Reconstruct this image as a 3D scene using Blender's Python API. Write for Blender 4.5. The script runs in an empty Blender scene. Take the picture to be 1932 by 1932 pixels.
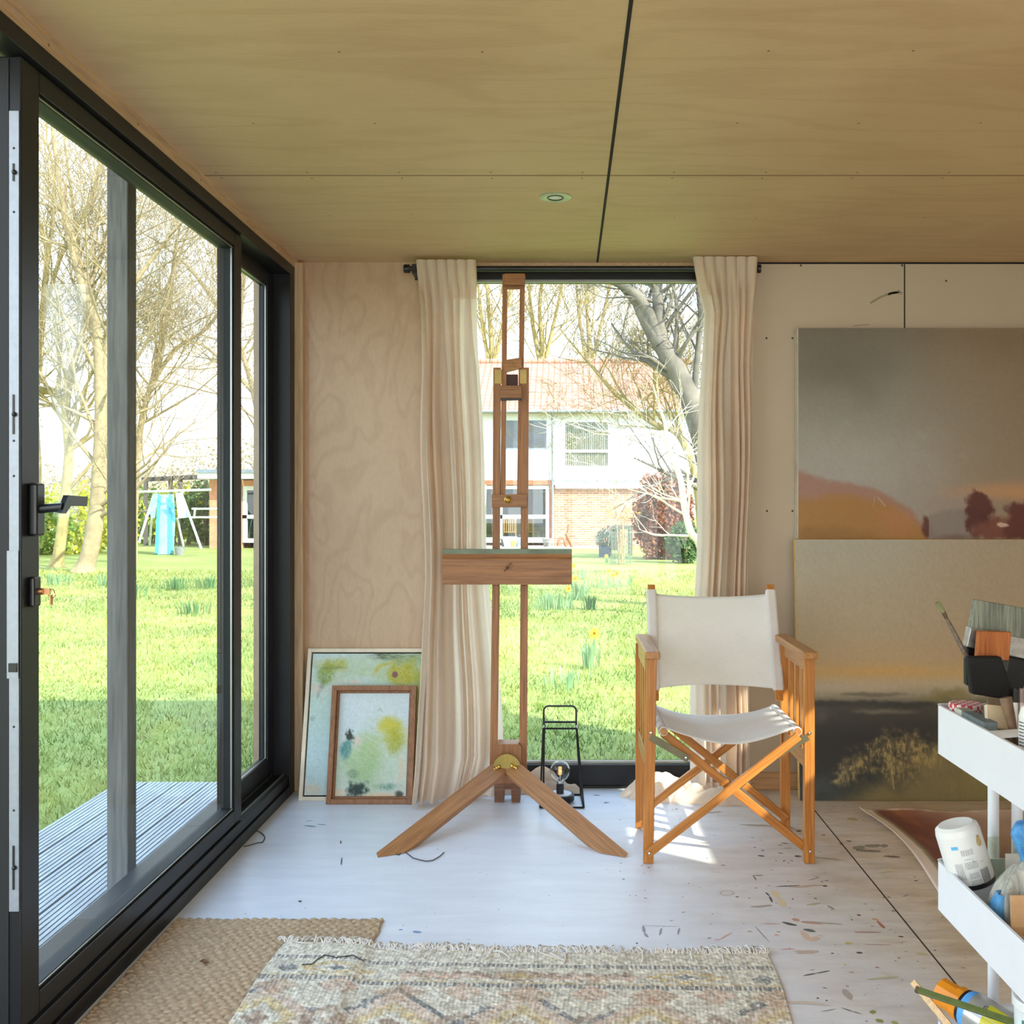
import bpy, math, random
import numpy as np
from mathutils import Vector, Matrix

# ------------------------------------------------------------------ camera, world, sun, exposure
F = 1911.0; H = 1.295; CX = 1068.0; CY = 952.0          # focal length in pixels of the 1932 frame, eye height, vanishing point
scene = bpy.context.scene
COL = scene.collection
cam_d = bpy.data.cameras.new('camera'); cam = bpy.data.objects.new('camera', cam_d); COL.objects.link(cam)
cam.location = (0, 0, H); cam.rotation_euler = (math.radians(90), 0, 0)
cam_d.sensor_width = 36; cam_d.lens = 36 * F / 1932; cam_d.shift_x = (966 - CX) / 1932; cam_d.shift_y = (CY - 966) / 1932
cam_d.clip_start = 0.05; cam_d.clip_end = 400
scene.camera = cam
vs = scene.view_settings
vs.view_transform = 'Standard'; vs.look = 'None'; vs.gamma = 1; vs.use_curve_mapping = False
vs.exposure = 0.50
scene.cycles.max_bounces = 10; scene.cycles.diffuse_bounces = 6; scene.cycles.transparent_max_bounces = 24
scene.cycles.caustics_reflective = False; scene.cycles.caustics_refractive = False
scene.cycles.sample_clamp_indirect = 6
try:
    scene.cycles.use_denoising = True
except Exception:
    pass

world = bpy.data.worlds.new('sky'); scene.world = world; world.use_nodes = True
wn = world.node_tree.nodes; wl = world.node_tree.links; wn.clear()
w_out = wn.new('ShaderNodeOutputWorld'); w_bg = wn.new('ShaderNodeBackground'); w_tc = wn.new('ShaderNodeTexCoord')
w_sx = wn.new('ShaderNodeSeparateXYZ'); w_rp = wn.new('ShaderNodeValToRGB')
w_rp.color_ramp.elements[0].position = 0.0; w_rp.color_ramp.elements[0].color = (0.94, 0.97, 1.0, 1)
w_rp.color_ramp.elements[1].position = 0.75; w_rp.color_ramp.elements[1].color = (0.48, 0.68, 1.0, 1)
e_ = w_rp.color_ramp.elements.new(0.25); e_.color = (0.80, 0.90, 1.0, 1)
wl.new(w_tc.outputs['Generated'], w_sx.inputs[0]); wl.new(w_sx.outputs['Z'], w_rp.inputs[0])
wl.new(w_rp.outputs[0], w_bg.inputs['Color']); wl.new(w_bg.outputs[0], w_out.inputs[0])
w_bg.inputs['Strength'].default_value = 3.0

SUN_DIR = Vector((-0.8, 0.6, -0.70)).normalized()
sun_d = bpy.data.lights.new('sun', 'SUN'); sun_d.energy = 8.5; sun_d.angle = math.radians(0.6); sun_d.color = (1.0, 0.93, 0.80)
sun = bpy.data.objects.new('sun', sun_d); COL.objects.link(sun)
sun.rotation_euler = SUN_DIR.to_track_quat('-Z', 'Y').to_euler(); sun.location = (8, -6, 9)

def area(name, loc, aim, sx, sy, power, color):
    d = bpy.data.lights.new(name, 'AREA'); d.shape = 'RECTANGLE'; d.size = sx; d.size_y = sy; d.energy = power; d.color = color
    o = bpy.data.objects.new(name, d); COL.objects.link(o); o.location = loc
    o.rotation_euler = (Vector(aim) - Vector(loc)).to_track_quat('-Z', 'Y').to_euler()
    return o
# added soft fill from behind the camera, brightening the interior
area('added_rear_fill', (0.5, -1.75, 1.0), (0.5, 4, 0.9), 3.0, 1.7, 30, (1.0, 0.95, 0.88))

# ------------------------------------------------------------------ helpers
def P(px, py, Y):
    return Vector(((px - CX) * Y / F, Y, H - (py - CY) * Y / F))
def PZ(px, py, z=0.0):
    return P(px, py, (H - z) * F / (py - CY))
def lin(c):
    c = np.asarray(c, dtype=float) / 255.0
    return np.where(c <= 0.04045, c / 12.92, ((c + 0.055) / 1.055) ** 2.4)
def L4(c):
    l = lin(c); return (float(l[0]), float(l[1]), float(l[2]), 1.0)

ORG = {}
class MB:
    def __init__(s): s.v = []; s.f = []; s.sm = []; s.c = None
    def add(s, vs, fs, smooth=False):
        o = len(s.v); s.v.extend([(float(a[0]), float(a[1]), float(a[2])) for a in vs])
        s.f.extend([tuple(i + o for i in f) for f in fs]); s.sm.extend([smooth] * len(fs)); return s
    def box(s, x0, x1, y0, y1, z0, z1):
        v = [(x, y, z) for z in (z0, z1) for y in (y0, y1) for x in (x0, x1)]
        return s.add(v, [(0, 2, 3, 1), (4, 5, 7, 6), (0, 1, 5, 4), (2, 6, 7, 3), (0, 4, 6, 2), (1, 3, 7, 5)])
    def hexa(s, a, b):
        # two quads (four points each, same winding) joined
        return s.add(list(a) + list(b), [(3, 2, 1, 0), (4, 5, 6, 7), (0, 1, 5, 4), (1, 2, 6, 5), (2, 3, 7, 6), (3, 0, 4, 7)])
    def beam(s, p0, p1, w, t, n=(0, -1, 0), w1=None, t1=None):
        p0 = Vector(p0); p1 = Vector(p1); d = (p1 - p0).normalized(); n = Vector(n)
        n = (n - d * n.dot(d)).normalized(); x = d.cross(n).normalized()
        w1 = w if w1 is None else w1; t1 = t if t1 is None else t1
        q = lambda p, w, t: [p + x * (sx * w / 2) + n * (sn * t / 2) for sx, sn in ((-1, -1), (1, -1), (1, 1), (-1, 1))]
        return s.hexa(q(p0, w, t), q(p1, w1, t1))
    def prism(s, poly, ext):
        k = len(poly); ext = Vector(ext); a = [Vector(p) for p in poly]; b = [p + ext for p in a]
        s.add(a, [tuple(range(k))]); s.add(b, [tuple(reversed(range(k)))])
        for i in range(k):
            j = (i + 1) % k
            s.add([a[i], b[i], b[j], a[j]], [(0, 1, 2, 3)])
        return s
    def tube(s, pts, r, n=8, caps=True, closed=False, smooth=True):
        pts = [Vector(p) for p in pts]; m = len(pts)
        rs = r if hasattr(r, '__len__') else [r] * m
        ring = []; up = None; vs = []
        for i, p in enumerate(pts):
            if closed: d = pts[(i + 1) % m] - pts[i - 1]
            else: d = pts[min(i + 1, m - 1)] - pts[max(i - 1, 0)]
            if d.length < 1e-9: d = Vector((0, 0, 1))
            d.normalize()
            if up is None: up = Vector((0, 0, 1)) if abs(d.z) < 0.9 else Vector((1, 0, 0))
            a = up - d * up.dot(d)
            if a.length < 1e-4: a = d.orthogonal()
            a.normalize(); b = d.cross(a); up = a
            for k in range(n):
                t = 2 * math.pi * k / n
                vs.append(p + a * (rs[i] * math.cos(t)) + b * (rs[i] * math.sin(t)))
        fs = []
        for i in range(m if closed else m - 1):
            i2 = (i + 1) % m
            for k in range(n):
                k2 = (k + 1) % n
                fs.append((i * n + k, i * n + k2, i2 * n + k2, i2 * n + k))
        s.add(vs, fs, smooth)
        if caps and not closed:
            s.add(vs[:n], [tuple(reversed(range(n)))]); s.add(vs[-n:], [tuple(range(n))])
        return s
    def lathe(s, prof, o, axis=(0, 0, 1), n=28, smooth=True, sx=1.0):
        o = Vector(o); ax = Vector(axis).normalized(); a = ax.orthogonal().normalized(); b = ax.cross(a)
        if abs(ax.z) > 0.9: a = Vector((1, 0, 0)); a = (a - ax * a.dot(ax)).normalized(); b = ax.cross(a)
        for (r0, h0), (r1, h1) in zip(prof[:-1], prof[1:]):
            vs = []; fs = []
            for r, h in ((r0, h0), (r1, h1)):
                for k in range(n):
                    t = 2 * math.pi * k / n
                    vs.append(o + ax * h + a * (r * math.cos(t) * sx) + b * (r * math.sin(t)))
            for k in range(n):
                k2 = (k + 1) % n
                if r0 < 1e-6: fs.append((k, n + k2, n + k))
                elif r1 < 1e-6: fs.append((k, k2, n + k))
                else: fs.append((k, k2, n + k2, n + k))
            s.add(vs, fs, smooth)
        return s
    def sphere(s, c, r, nu=20, nv=12, sc=(1, 1, 1)):
        c = Vector(c); vs = []; fs = []
        for j in range(nv + 1):
            ph = math.pi * j / nv
            for i in range(nu):
                th = 2 * math.pi * i / nu
                vs.append((c.x + r * sc[0] * math.sin(ph) * math.cos(th), c.y + r * sc[1] * math.sin(ph) * math.sin(th), c.z + r * sc[2] * math.cos(ph)))
        for j in range(nv):
            for i in range(nu):
                i2 = (i + 1) % nu
                fs.append((j * nu + i, (j + 1) * nu + i, (j + 1) * nu + i2, j * nu + i2))
        return s.add(vs, fs, True)
    def grid(s, fn, nu, nv, smooth=True):
        vs = [fn(i / (nu - 1), j / (nv - 1)) for j in range(nv) for i in range(nu)]
        fs = [(j * nu + i, j * nu + i + 1, (j + 1) * nu + i + 1, (j + 1) * nu + i) for j in range(nv - 1) for i in range(nu - 1)]
        return s.add(vs, fs, smooth)
    def frame(s, x0, x1, z0, z1, y0, y1, w, wb=None):
        wb = w if wb is None else wb
        s.box(x0, x0 + w, y0, y1, z0, z1); s.box(x1 - w, x1, y0, y1, z0, z1)
        s.box(x0 + w, x1 - w, y0, y1, z0, z0 + wb); s.box(x0 + w, x1 - w, y0, y1, z1 - w, z1); return s
    def framex(s, y0, y1, z0, z1, x0, x1, w, wt=None, wb=None):
        wt = w if wt is None else wt; wb = w if wb is None else wb
        s.box(x0, x1, y0, y0 + w, z0, z1); s.box(x0, x1, y1 - w, y1, z0, z1)
        s.box(x0, x1, y0 + w, y1 - w, z0, z0 + wb); s.box(x0, x1, y0 + w, y1 - w, z1 - wt, z1); return s
    def rot(s, M, i0=0):
        s.v[i0:] = [tuple(M @ Vector(p)) for p in s.v[i0:]]; return s
    def build(s, name, mat, parent=None, bevel=0.0, col=None, sub=0, solid=0.0):
        me = bpy.data.meshes.new(name)
        v = np.array(s.v, dtype=float)
        if parent is not None: org = ORG[parent.name]
        else:
            mn = v.min(0); mx = v.max(0); org = Vector(((mn[0] + mx[0]) / 2, (mn[1] + mx[1]) / 2, mn[2]))
        v = v - np.array(org)
        me.from_pydata(v.tolist(), [], s.f); me.polygons.foreach_set('use_smooth', s.sm)
        if col is not None:
            a = me.color_attributes.new('Col', 'FLOAT_COLOR', 'POINT')
            c4 = np.ones((len(v), 4)); c4[:, :3] = col; a.data.foreach_set('color', c4.ravel())
        me.update()
        o = bpy.data.objects.new(name, me); COL.objects.link(o)
        if parent is not None: o.parent = parent
        else: o.location = org
        ORG[o.name] = org
        if mat is not None: me.materials.append(mat)
        if bevel:
            b = o.modifiers.new('bevel', 'BEVEL'); b.width = bevel; b.segments = 2; b.limit_method = 'ANGLE'; b.angle_limit = math.radians(50)
        if solid:
            m = o.modifiers.new('solid', 'SOLIDIFY'); m.thickness = solid; m.offset = 0
        return o

def empty(name, loc):
    o = bpy.data.objects.new(name, None); COL.objects.link(o); o.location = loc; o.empty_display_size = 0.05
    ORG[o.name] = Vector(loc); return o
def tag(o, label=None, cat=None, group=None, kind=None):
    if label: o['label'] = label
    if cat: o['category'] = cat
    if group: o['group'] = group
    if kind: o['kind'] = kind
    return o
def thing(name, loc, label, cat, group=None):
    return tag(empty(name, loc), label, cat, group)
def copy_thing(o, loc, label=None, rz=None, sc=None):
    c = o.copy(); COL.objects.link(c); c.location = loc
    if rz is not None: c.rotation_euler = (0, 0, rz)
    if sc is not None: c.scale = (sc, sc, sc)
    for ch in o.children:
        d = ch.copy(); COL.objects.link(d); d.parent = c
        for g in ch.children:
            e = g.copy(); COL.objects.link(e); e.parent = d
    if label: c['label'] = label
    return c
# ------------------------------------------------------------------ materials
class NT:
    def __init__(s, name):
        s.m = bpy.data.materials.new(name); s.m.use_nodes = True; s.t = s.m.node_tree; s.t.nodes.clear()
        s.out = s.n('ShaderNodeOutputMaterial')
    def n(s, typ, **kw):
        x = s.t.nodes.new(typ)
        for k, v in kw.items(): setattr(x, k, v)
        return x
    def l(s, a, b): s.t.links.new(a, b)
    def coord(s, scale=(1, 1, 1), rot=(0, 0, 0), out='Object'):
        tc = s.n('ShaderNodeTexCoord'); mp = s.n('ShaderNodeMapping'); mp.inputs['Scale'].default_value = scale; mp.inputs['Rotation'].default_value = rot
        s.l(tc.outputs[out], mp.inputs[0]); return mp.outputs[0]
    def noise(s, vec, scale, detail=4, rough=0.55, dist=0.0):
        x = s.n('ShaderNodeTexNoise'); x.inputs['Scale'].default_value = scale; x.inputs['Detail'].default_value = detail
        x.inputs['Roughness'].default_value = rough; x.inputs['Distortion'].default_value = dist
        if vec is not None: s.l(vec, x.inputs['Vector'])
        return x.outputs['Fac']
    def ramp(s, fac, stops):
        r = s.n('ShaderNodeValToRGB'); e = r.color_ramp.elements
        e[0].position, e[0].color = stops[0][0], L4(stops[0][1]); e[1].position, e[1].color = stops[-1][0], L4(stops[-1][1])
        for p, c in stops[1:-1]:
            k = e.new(p); k.color = L4(c)
        s.l(fac, r.inputs[0]); return r.outputs[0]
    def framp(s, fac, a, b):
        r = s.n('ShaderNodeMapRange'); r.inputs[1].default_value = a; r.inputs[2].default_value = b
        s.l(fac, r.inputs[0]); return r.outputs[0]
    def math(s, op, a, b=None):
        x = s.n('ShaderNodeMath', operation=op)
        for i, v in enumerate((a, b)):
            if v is None: continue
            if isinstance(v, (int, float)): x.inputs[i].default_value = v
            else: s.l(v, x.inputs[i])
        return x.outputs[0]
    def mix(s, fac, a, b, mode='MIX'):
        x = s.n('ShaderNodeMix', data_type='RGBA', blend_type=mode)
        for i, v in ((0, fac), (6, a), (7, b)):
            if isinstance(v, (int, float)): x.inputs[i].default_value = v
            elif isinstance(v, tuple): x.inputs[i].default_value = v
            else: s.l(v, x.inputs[i])
        return x.outputs[2]
    def bsdf(s, color, rough=0.5, metal=0.0, bump=None, bstr=0.2, bdist=0.01, spec=0.5, sheen=0.0):
        b = s.n('ShaderNodeBsdfPrincipled'); b.inputs['Metallic'].default_value = metal
        if isinstance(rough, (int, float)): b.inputs['Roughness'].default_value = rough
        else: s.l(rough, b.inputs['Roughness'])
        b.inputs['Specular IOR Level'].default_value = spec
        if isinstance(color, tuple): b.inputs['Base Color'].default_value = color
        else: s.l(color, b.inputs['Base Color'])
        if bump is not None:
            x = s.n('ShaderNodeBump'); x.inputs['Strength'].default_value = bstr; x.inputs['Distance'].default_value = bdist
            s.l(bump, x.inputs['Height']); s.l(x.outputs[0], b.inputs['Normal'])
        return b
    def done(s, b):
        s.l(b.outputs[0], s.out.inputs[0]); return s.m

def M(name, c, rough=0.5, metal=0.0, var=0.08, scale=14, bstr=0.0, spec=0.5):
    t = NT(name); v = t.coord(); f = t.noise(v, scale, 5)
    c = np.array(c, float)
    col = t.ramp(f, [(0.25, np.clip(c * (1 - var), 0, 255)), (0.75, np.clip(c * (1 + var), 0, 255))])
    return t.done(t.bsdf(col, rough, metal, f if bstr else None, bstr, 0.004, spec))
def wood(name, dark, light, axis=2, rough=0.42, fine=1.0, spec=0.4, rot=(0, 0, 0)):
    t = NT(name); sc = [26 * fine] * 3; sc[axis] = 1.6 * fine
    base_c = t.coord(rot=rot)
    def scaled(s):
        mp = t.n('ShaderNodeMapping'); mp.inputs['Scale'].default_value = s; t.l(base_c, mp.inputs[0]); return mp.outputs[0]
    v = scaled(tuple(sc)); f = t.noise(v, 2.2, 7, 0.62, 0.6)
    sc2 = [120 * fine] * 3; sc2[axis] = 4
    g = t.noise(scaled(tuple(sc2)), 1.6, 3, 0.5)
    d = np.array(dark, float); l = np.array(light, float)
    base = t.ramp(f, [(0.28, d), (0.5, (d + l) / 2), (0.72, l)])
    col = t.mix(0.28, base, t.ramp(g, [(0.35, d * 0.7), (0.6, np.clip(l * 1.05, 0, 255))]))
    return t.done(t.bsdf(col, rough, 0, g, 0.08, 0.002, spec))
def ply(name, dark, light, stretch, rough=0.5, rings=14, spec=0.3):
    # rotary-cut veneer: contour lines of a stretched smooth field
    t = NT(name); v = t.coord(stretch); f = t.noise(v, 1.0, 2.5, 0.45, 0.35)
    s_ = t.math('SINE', t.math('MULTIPLY', f, rings * 6.283)); s_ = t.framp(s_, -1, 1)
    fine = t.noise(t.coord(tuple(a * 16 for a in stretch)), 1.3, 6, 0.6)
    big = t.noise(t.coord(), 1.3, 3)
    d = np.array(dark, float); l = np.array(light, float)
    c1 = t.ramp(s_, [(0.0, d), (0.5, l), (1.0, l)])
    c2 = t.ramp(fine, [(0.3, d * 0.98), (0.7, l)])
    c3 = t.ramp(big, [(0.3, d), (0.7, np.clip(l * 1.02, 0, 255))])
    col = t.mix(0.5, t.mix(0.5, c1, c2), c3)
    return t.done(t.bsdf(col, rough, 0, None, 0, 0, spec))
def vcol(name, rough=0.6, spec=0.3, bscale=0, bstr=0.2, nvar=0.0, nscale=60, mul=1.0):
    t = NT(name); a = t.n('ShaderNodeVertexColor', layer_name='Col'); col = a.outputs[0]
    f = None
    if bscale or nvar:
        f = t.noise(t.coord(), bscale or nscale, 4)
    if nvar:
        col = t.mix(nvar, col, t.ramp(f, [(0.3, (60, 60, 60)), (0.7, (255, 255, 255))]), 'OVERLAY')
    return t.done(t.bsdf(col, rough, 0, f if bscale else None, bstr, 0.003, spec))
def cloth(name, c, trans=0.45, thread=900, var=0.05, rough=0.9):
    t = NT(name); v = t.coord((thread, thread, 6)); f = t.noise(v, 0.6, 3)
    f2 = t.noise(t.coord((40, 40, 500)), 1.0, 3); f3 = t.noise(t.coord(), 6, 3)
    m = t.math('ADD', t.math('MULTIPLY', f, 0.5), t.math('MULTIPLY', f2, 0.5))
    c = np.array(c, float)
    col = t.mix(0.5, t.ramp(m, [(0.35, c * (1 - 1.6 * var)), (0.65, np.clip(c * (1 + var), 0, 255))]), t.ramp(f3, [(0.3, c * (1 - var)), (0.7, np.clip(c * (1 + var), 0, 255))]))
    b = t.bsdf(col, rough, 0, m, 0.25, 0.001, 0.1)
    tr = t.n('ShaderNodeBsdfTranslucent'); t.l(col, tr.inputs[0])
    mx = t.n('ShaderNodeMixShader'); mx.inputs[0].default_value = trans
    t.l(b.outputs[0], mx.inputs[1]); t.l(tr.outputs[0], mx.inputs[2]); t.l(mx.outputs[0], t.out.inputs[0]); return t.m
def glass(name, tint=(245, 250, 250), refl=0.5, ior=1.45):
    t = NT(name); tr = t.n('ShaderNodeBsdfTransparent'); tr.inputs[0].default_value = L4(tint)
    gl = t.n('ShaderNodeBsdfGlossy'); gl.inputs['Roughness'].default_value = 0.0
    lw = t.n('ShaderNodeLayerWeight'); lw.inputs['Blend'].default_value = 0.5
    f0 = ((ior - 1) / (ior + 1)) ** 2
    fr = t.math('ADD', t.math('MULTIPLY', t.math('POWER', lw.outputs['Facing'], 5.0), 1 - f0), f0)
    mx = t.n('ShaderNodeMixShader'); t.l(t.math('MULTIPLY', fr, refl), mx.inputs[0])
    t.l(tr.outputs[0], mx.inputs[1]); t.l(gl.outputs[0], mx.inputs[2]); t.l(mx.outputs[0], t.out.inputs[0]); return t.m

m_ceil = ply('birch_ply_ceiling', (188, 154, 116), (211, 181, 141), (0.9, 5.5, 3), rough=0.55, rings=5)
m_plywall = ply('birch_ply_wall', (174, 143, 114), (198, 168, 139), (4.2, 4, 1.6), rough=0.32, rings=11, spec=0.5)
m_trim = wood('pale_pine_trim', (186, 152, 116), (208, 178, 142), 1, 0.55)
m_trimz = wood('pale_pine_trim_upright', (186, 152, 116), (208, 178, 142), 2, 0.55)
m_skirt = wood('pine_skirting', (188, 142, 100), (212, 172, 128), 0, 0.55)
m_white = M('white_painted_board', (192, 176, 154), 0.6, var=0.02, scale=3)
m_black = M('black_powder_coated_aluminium', (23, 23, 25), 0.4, var=0.05, scale=40, spec=0.35)
m_blackg = M('black_satin', (22, 22, 23), 0.35, var=0.1)
m_gasket = M('black_rubber_gasket', (12, 12, 13), 0.6)
m_alu = M('pale_anodised_bead', (170, 172, 165), 0.3, 0.8, var=0.03)
m_steel = M('galvanised_steel_strip', (150, 155, 162), 0.45, 0.5, var=0.04, scale=60)
m_chrome = M('bright_steel', (200, 200, 196), 0.22, 1.0)
m_brass = M('polished_brass', (196, 158, 82), 0.28, 1.0, var=0.08)
m_glass = glass('window_glass', refl=0.55)
m_bulb = glass('bulb_glass', (246, 248, 248), refl=1.6)
m_easel_z = wood('oiled_beech_upright', (128, 82, 48), (178, 122, 76), 2, 0.45)
m_easel_x = wood('oiled_beech_crosswise', (124, 80, 48), (174, 120, 76), 0, 0.45)
m_easel_d = wood('oiled_beech_leg', (140, 92, 55), (186, 132, 84), 0, 0.45, 0.6)
m_greenpaint = M('grey_green_paint', (112, 122, 100), 0.6, var=0.15)
m_chair = wood('honey_oak', (158, 92, 34), (206, 138, 66), 2, 0.38, 1.2)
m_chair_a = wood('honey_oak_brace_rising_right', (158, 92, 34), (206, 138, 66), 2, 0.38, 1.2, rot=(0, math.radians(-52.3), 0))
m_chair_b = wood('honey_oak_brace_rising_left', (158, 92, 34), (206, 138, 66), 2, 0.38, 1.2, rot=(0, math.radians(52.3), 0))
m_chair_y = wood('honey_oak_arm', (150, 96, 48), (196, 144, 88), 1, 0.38, 1.2)
m_canvas = cloth('white_canvas', (246, 243, 238), 0.32, 900, 0.025)
m_linen = cloth('unbleached_linen', (242, 226, 208), 0.5, 700, 0.03)
m_whitemetal = M('white_enamelled_steel', (228, 230, 234), 0.35, var=0.01)
m_whiteplastic = M('white_plastic', (226, 226, 222), 0.4, var=0.015)
# ------------------------------------------------------------------ the setting
XL = -1.2256; XR = 2.45; YB = 4.62; CEIL = 2.40; YR = -1.9
def struct(name, mb, mat, parent=None, bevel=0.0, **k):
    o = mb.build(name, mat, parent, bevel, **k)
    if parent is None: o['kind'] = 'structure'
    return o

# floor: gloss white paint on the left wearing to bare grubby ply on the right
t = NT('painted_floor'); v = t.coord(out='Generated'); tc = t.n('ShaderNodeTexCoord'); sp = t.n('ShaderNodeSeparateXYZ'); t.l(tc.outputs['Object'], sp.inputs[0])
ob = tc.outputs['Object']
mp_ = t.n('ShaderNodeMapping'); mp_.inputs['Scale'].default_value = (1.2, 5, 1); t.l(ob, mp_.inputs[0])
n1 = t.noise(ob, 2.2, 5, 0.6); n2 = t.noise(mp_.outputs[0], 3.0, 8, 0.68); n3 = t.noise(ob, 55, 3); n4 = t.noise(ob, 6, 6, 0.7)
worn = t.framp(t.math('ADD', t.math('ADD', sp.outputs['X'], t.math('MULTIPLY', n1, 0.9)), t.math('MULTIPLY', n4, 0.4)), 0.45, 1.35)
cw = t.ramp(n2, [(0.3, (214, 216, 222)), (0.7, (228, 230, 236))])
cb = t.ramp(n2, [(0.25, (176, 152, 122)), (0.5, (206, 186, 158)), (0.75, (224, 211, 190))])
cb = t.mix(t.math('MULTIPLY', t.framp(n4, 0.55, 0.75), 0.35), cb, L4((150, 128, 108)))
col = t.mix(worn, cw, cb)
spk = t.math('MULTIPLY', t.framp(n3, 0.70, 0.74), t.framp(sp.outputs['X'], -0.6, 0.6))
col = t.mix(t.math('MULTIPLY', spk, 0.55), col, L4((96, 84, 76)))
m_floor = t.done(t.bsdf(col, t.math('ADD', 0.30, t.math('MULTIPLY', worn, 0.25)), 0, n2, 0.05, 0.002, 0.45))
floor = struct('floor', MB().box(XL - 0.2, XR + 0.1, YR, YB + 0.15, -0.10, 0.0), m_floor)
sm = MB()
sm.box(1.050, 1.055, YR, YB, 0.0, 0.0006)
struct('floor_joint', sm, M('dark_joint', (58, 46, 38), 0.9), floor)

ceiling = struct('ceiling', MB().box(XL - 0.2, XR + 0.1, YR, YB + 0.15, CEIL, CEIL + 0.06), m_ceil)
sm = MB(); sm.box(0.1380, 0.1475, YR, YB, CEIL - 0.0012, CEIL)
m_dark = M('dark_gap', (34, 28, 24), 0.9)
struct('ceiling_joint', sm, m_dark, ceiling)
sm = MB(); sm.box(XL, XR, 3.398, 3.402, CEIL - 0.001, CEIL)
struct('ceiling_joint', sm, M('brown_hairline_joint', (96, 74, 52), 0.9), ceiling)
sm = MB(); rnd = random.Random(3)
for y in (3.43, 3.37):
    x = XL + 0.06
    while x < XR:
        sm.lathe([(0.004, 0), (0.0, -0.0008)], (x, y, CEIL), n=8); x += 0.305
for (px, py) in ((640, 98), (910, 98), (1450, 96), (1723, 96), (707, 233), (478, 233), (1391, 232), (1620, 233), (1850, 232), (777, 405), (620, 407), (1272, 410), (1426, 412), (1585, 411), (1745, 410)):
    sm.lathe([(0.0035, 0), (0.0, -0.0008)], PZ(px, py, CEIL - 0.0002), n=8)
struct('ceiling_screw', sm, M('filled_screw_head', (92, 92, 66), 0.8), ceiling)

wb = MB(); wb.box(XL - 0.2, -0.52, YB, YB + 0.16, 0, CEIL)
wall_back = struct('wall_back', wb, m_plywall)
wr = MB(); wr.box(0.70, 1.541, YB, YB + 0.16, 0, CEIL); wr.box(1.5475, XR + 0.1, YB, YB + 0.16, 0, CEIL); wr.box(1.54, 1.548, YB + 0.006, YB + 0.16, 0, CEIL)
wall_white = struct('wall_back_right', wr, m_white)
sm = MB(); sm.box(0.70, XR, YB - 0.0015, YB, CEIL - 0.008, CEIL); sm.box(1.541, 1.5475, YB + 0.003, YB + 0.006, 0, CEIL - 0.008)
struct('wall_joint', sm, m_dark, wall_white)
sm = MB()
for px, py in ((1446, 638), (1495, 638), (1447, 964), (1495, 964), (1785, 530), (1511, 501), (1702, 501)):
    c = P(px, py, YB); sm.lathe([(0.005, 0.001), (0, 0.0015)], c, (0, -1, 0), 10)
struct('wall_screw', sm, M('rusty_screw_head', (70, 60, 52), 0.7), wall_white)
sm = MB()
def smear(pts, w):
    for (a, b) in zip(pts[:-1], pts[1:]):
        A = P(*a, YB - 0.0006); B = P(*b, YB - 0.0006); sm.beam(A, B, w, 0.0004)
smear([(1642, 572), (1662, 560), (1684, 552), (1703, 553)], 0.010); smear([(1676, 556), (1698, 549)], 0.012)
smear([(1610, 615), (1640, 612)], 0.004)
struct('wall_scuff', sm, M('grey_scuff', (150, 138, 116), 0.8), wall_white)
struct('baseboard_back', MB().box(0.72, XR, YB - 0.018, YB, 0, 0.075), m_skirt, bevel=0.003)
struct('trim_1', MB().box(-0.527, 0.71, YB + 0.01, YB + 0.16, 2.385, CEIL), m_trim)

# right wall with the high slot window the sun comes through
wl_ = MB(); t0, t1 = XR, XR + 0.15
wl_.box(t0, t1, YR, YB + 0.16, 0, 1.68); wl_.box(t0, t1, YR, YB + 0.16, 2.05, CEIL)
wl_.box(t0, t1, YR, 2.1, 1.68, 2.05); wl_.box(t0, t1, 3.3, YB + 0.16, 1.68, 2.05)
struct('wall_right', wl_, m_white)
w2 = tag(empty('window_2', (XR, 2.7, 1.68)), kind='structure')
MB().framex(2.1, 3.3, 1.68, 2.05, XR + 0.03, XR + 0.09, 0.012).build('window_frame', m_black, w2)
MB().box(XR + 0.055, XR + 0.061, 2.112, 3.288, 1.692, 2.038).build('pane', m_glass, w2)
# rear wall, unseen behind the camera; its wide glazing is added to admit daylight
wq = MB(); wq.box(XL - 0.2, -1.0, YR - 0.15, YR, 0, CEIL); wq.box(2.1, XR + 0.15, YR - 0.15, YR, 0, CEIL); wq.box(-1.0, 2.1, YR - 0.15, YR, 2.25, CEIL)
struct('wall_rear', wq, m_white)
w3 = tag(empty('added_rear_window', (0.55, YR - 0.08, 0)), kind='structure')
wf = MB()
for i in range(4): x = -1.0 + 3.1 * i / 3; wf.box(x - 0.04, x + 0.04, YR - 0.12, YR - 0.05, 0.06, 2.25)
wf.box(-1.0, 2.1, YR - 0.12, YR - 0.05, 0, 0.06)
wf.build('window_frame', m_black, w3)
MB().box(-0.96, 2.06, YR - 0.088, YR - 0.082, 0.06, 2.25).build('pane', m_glass, w3)
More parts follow.
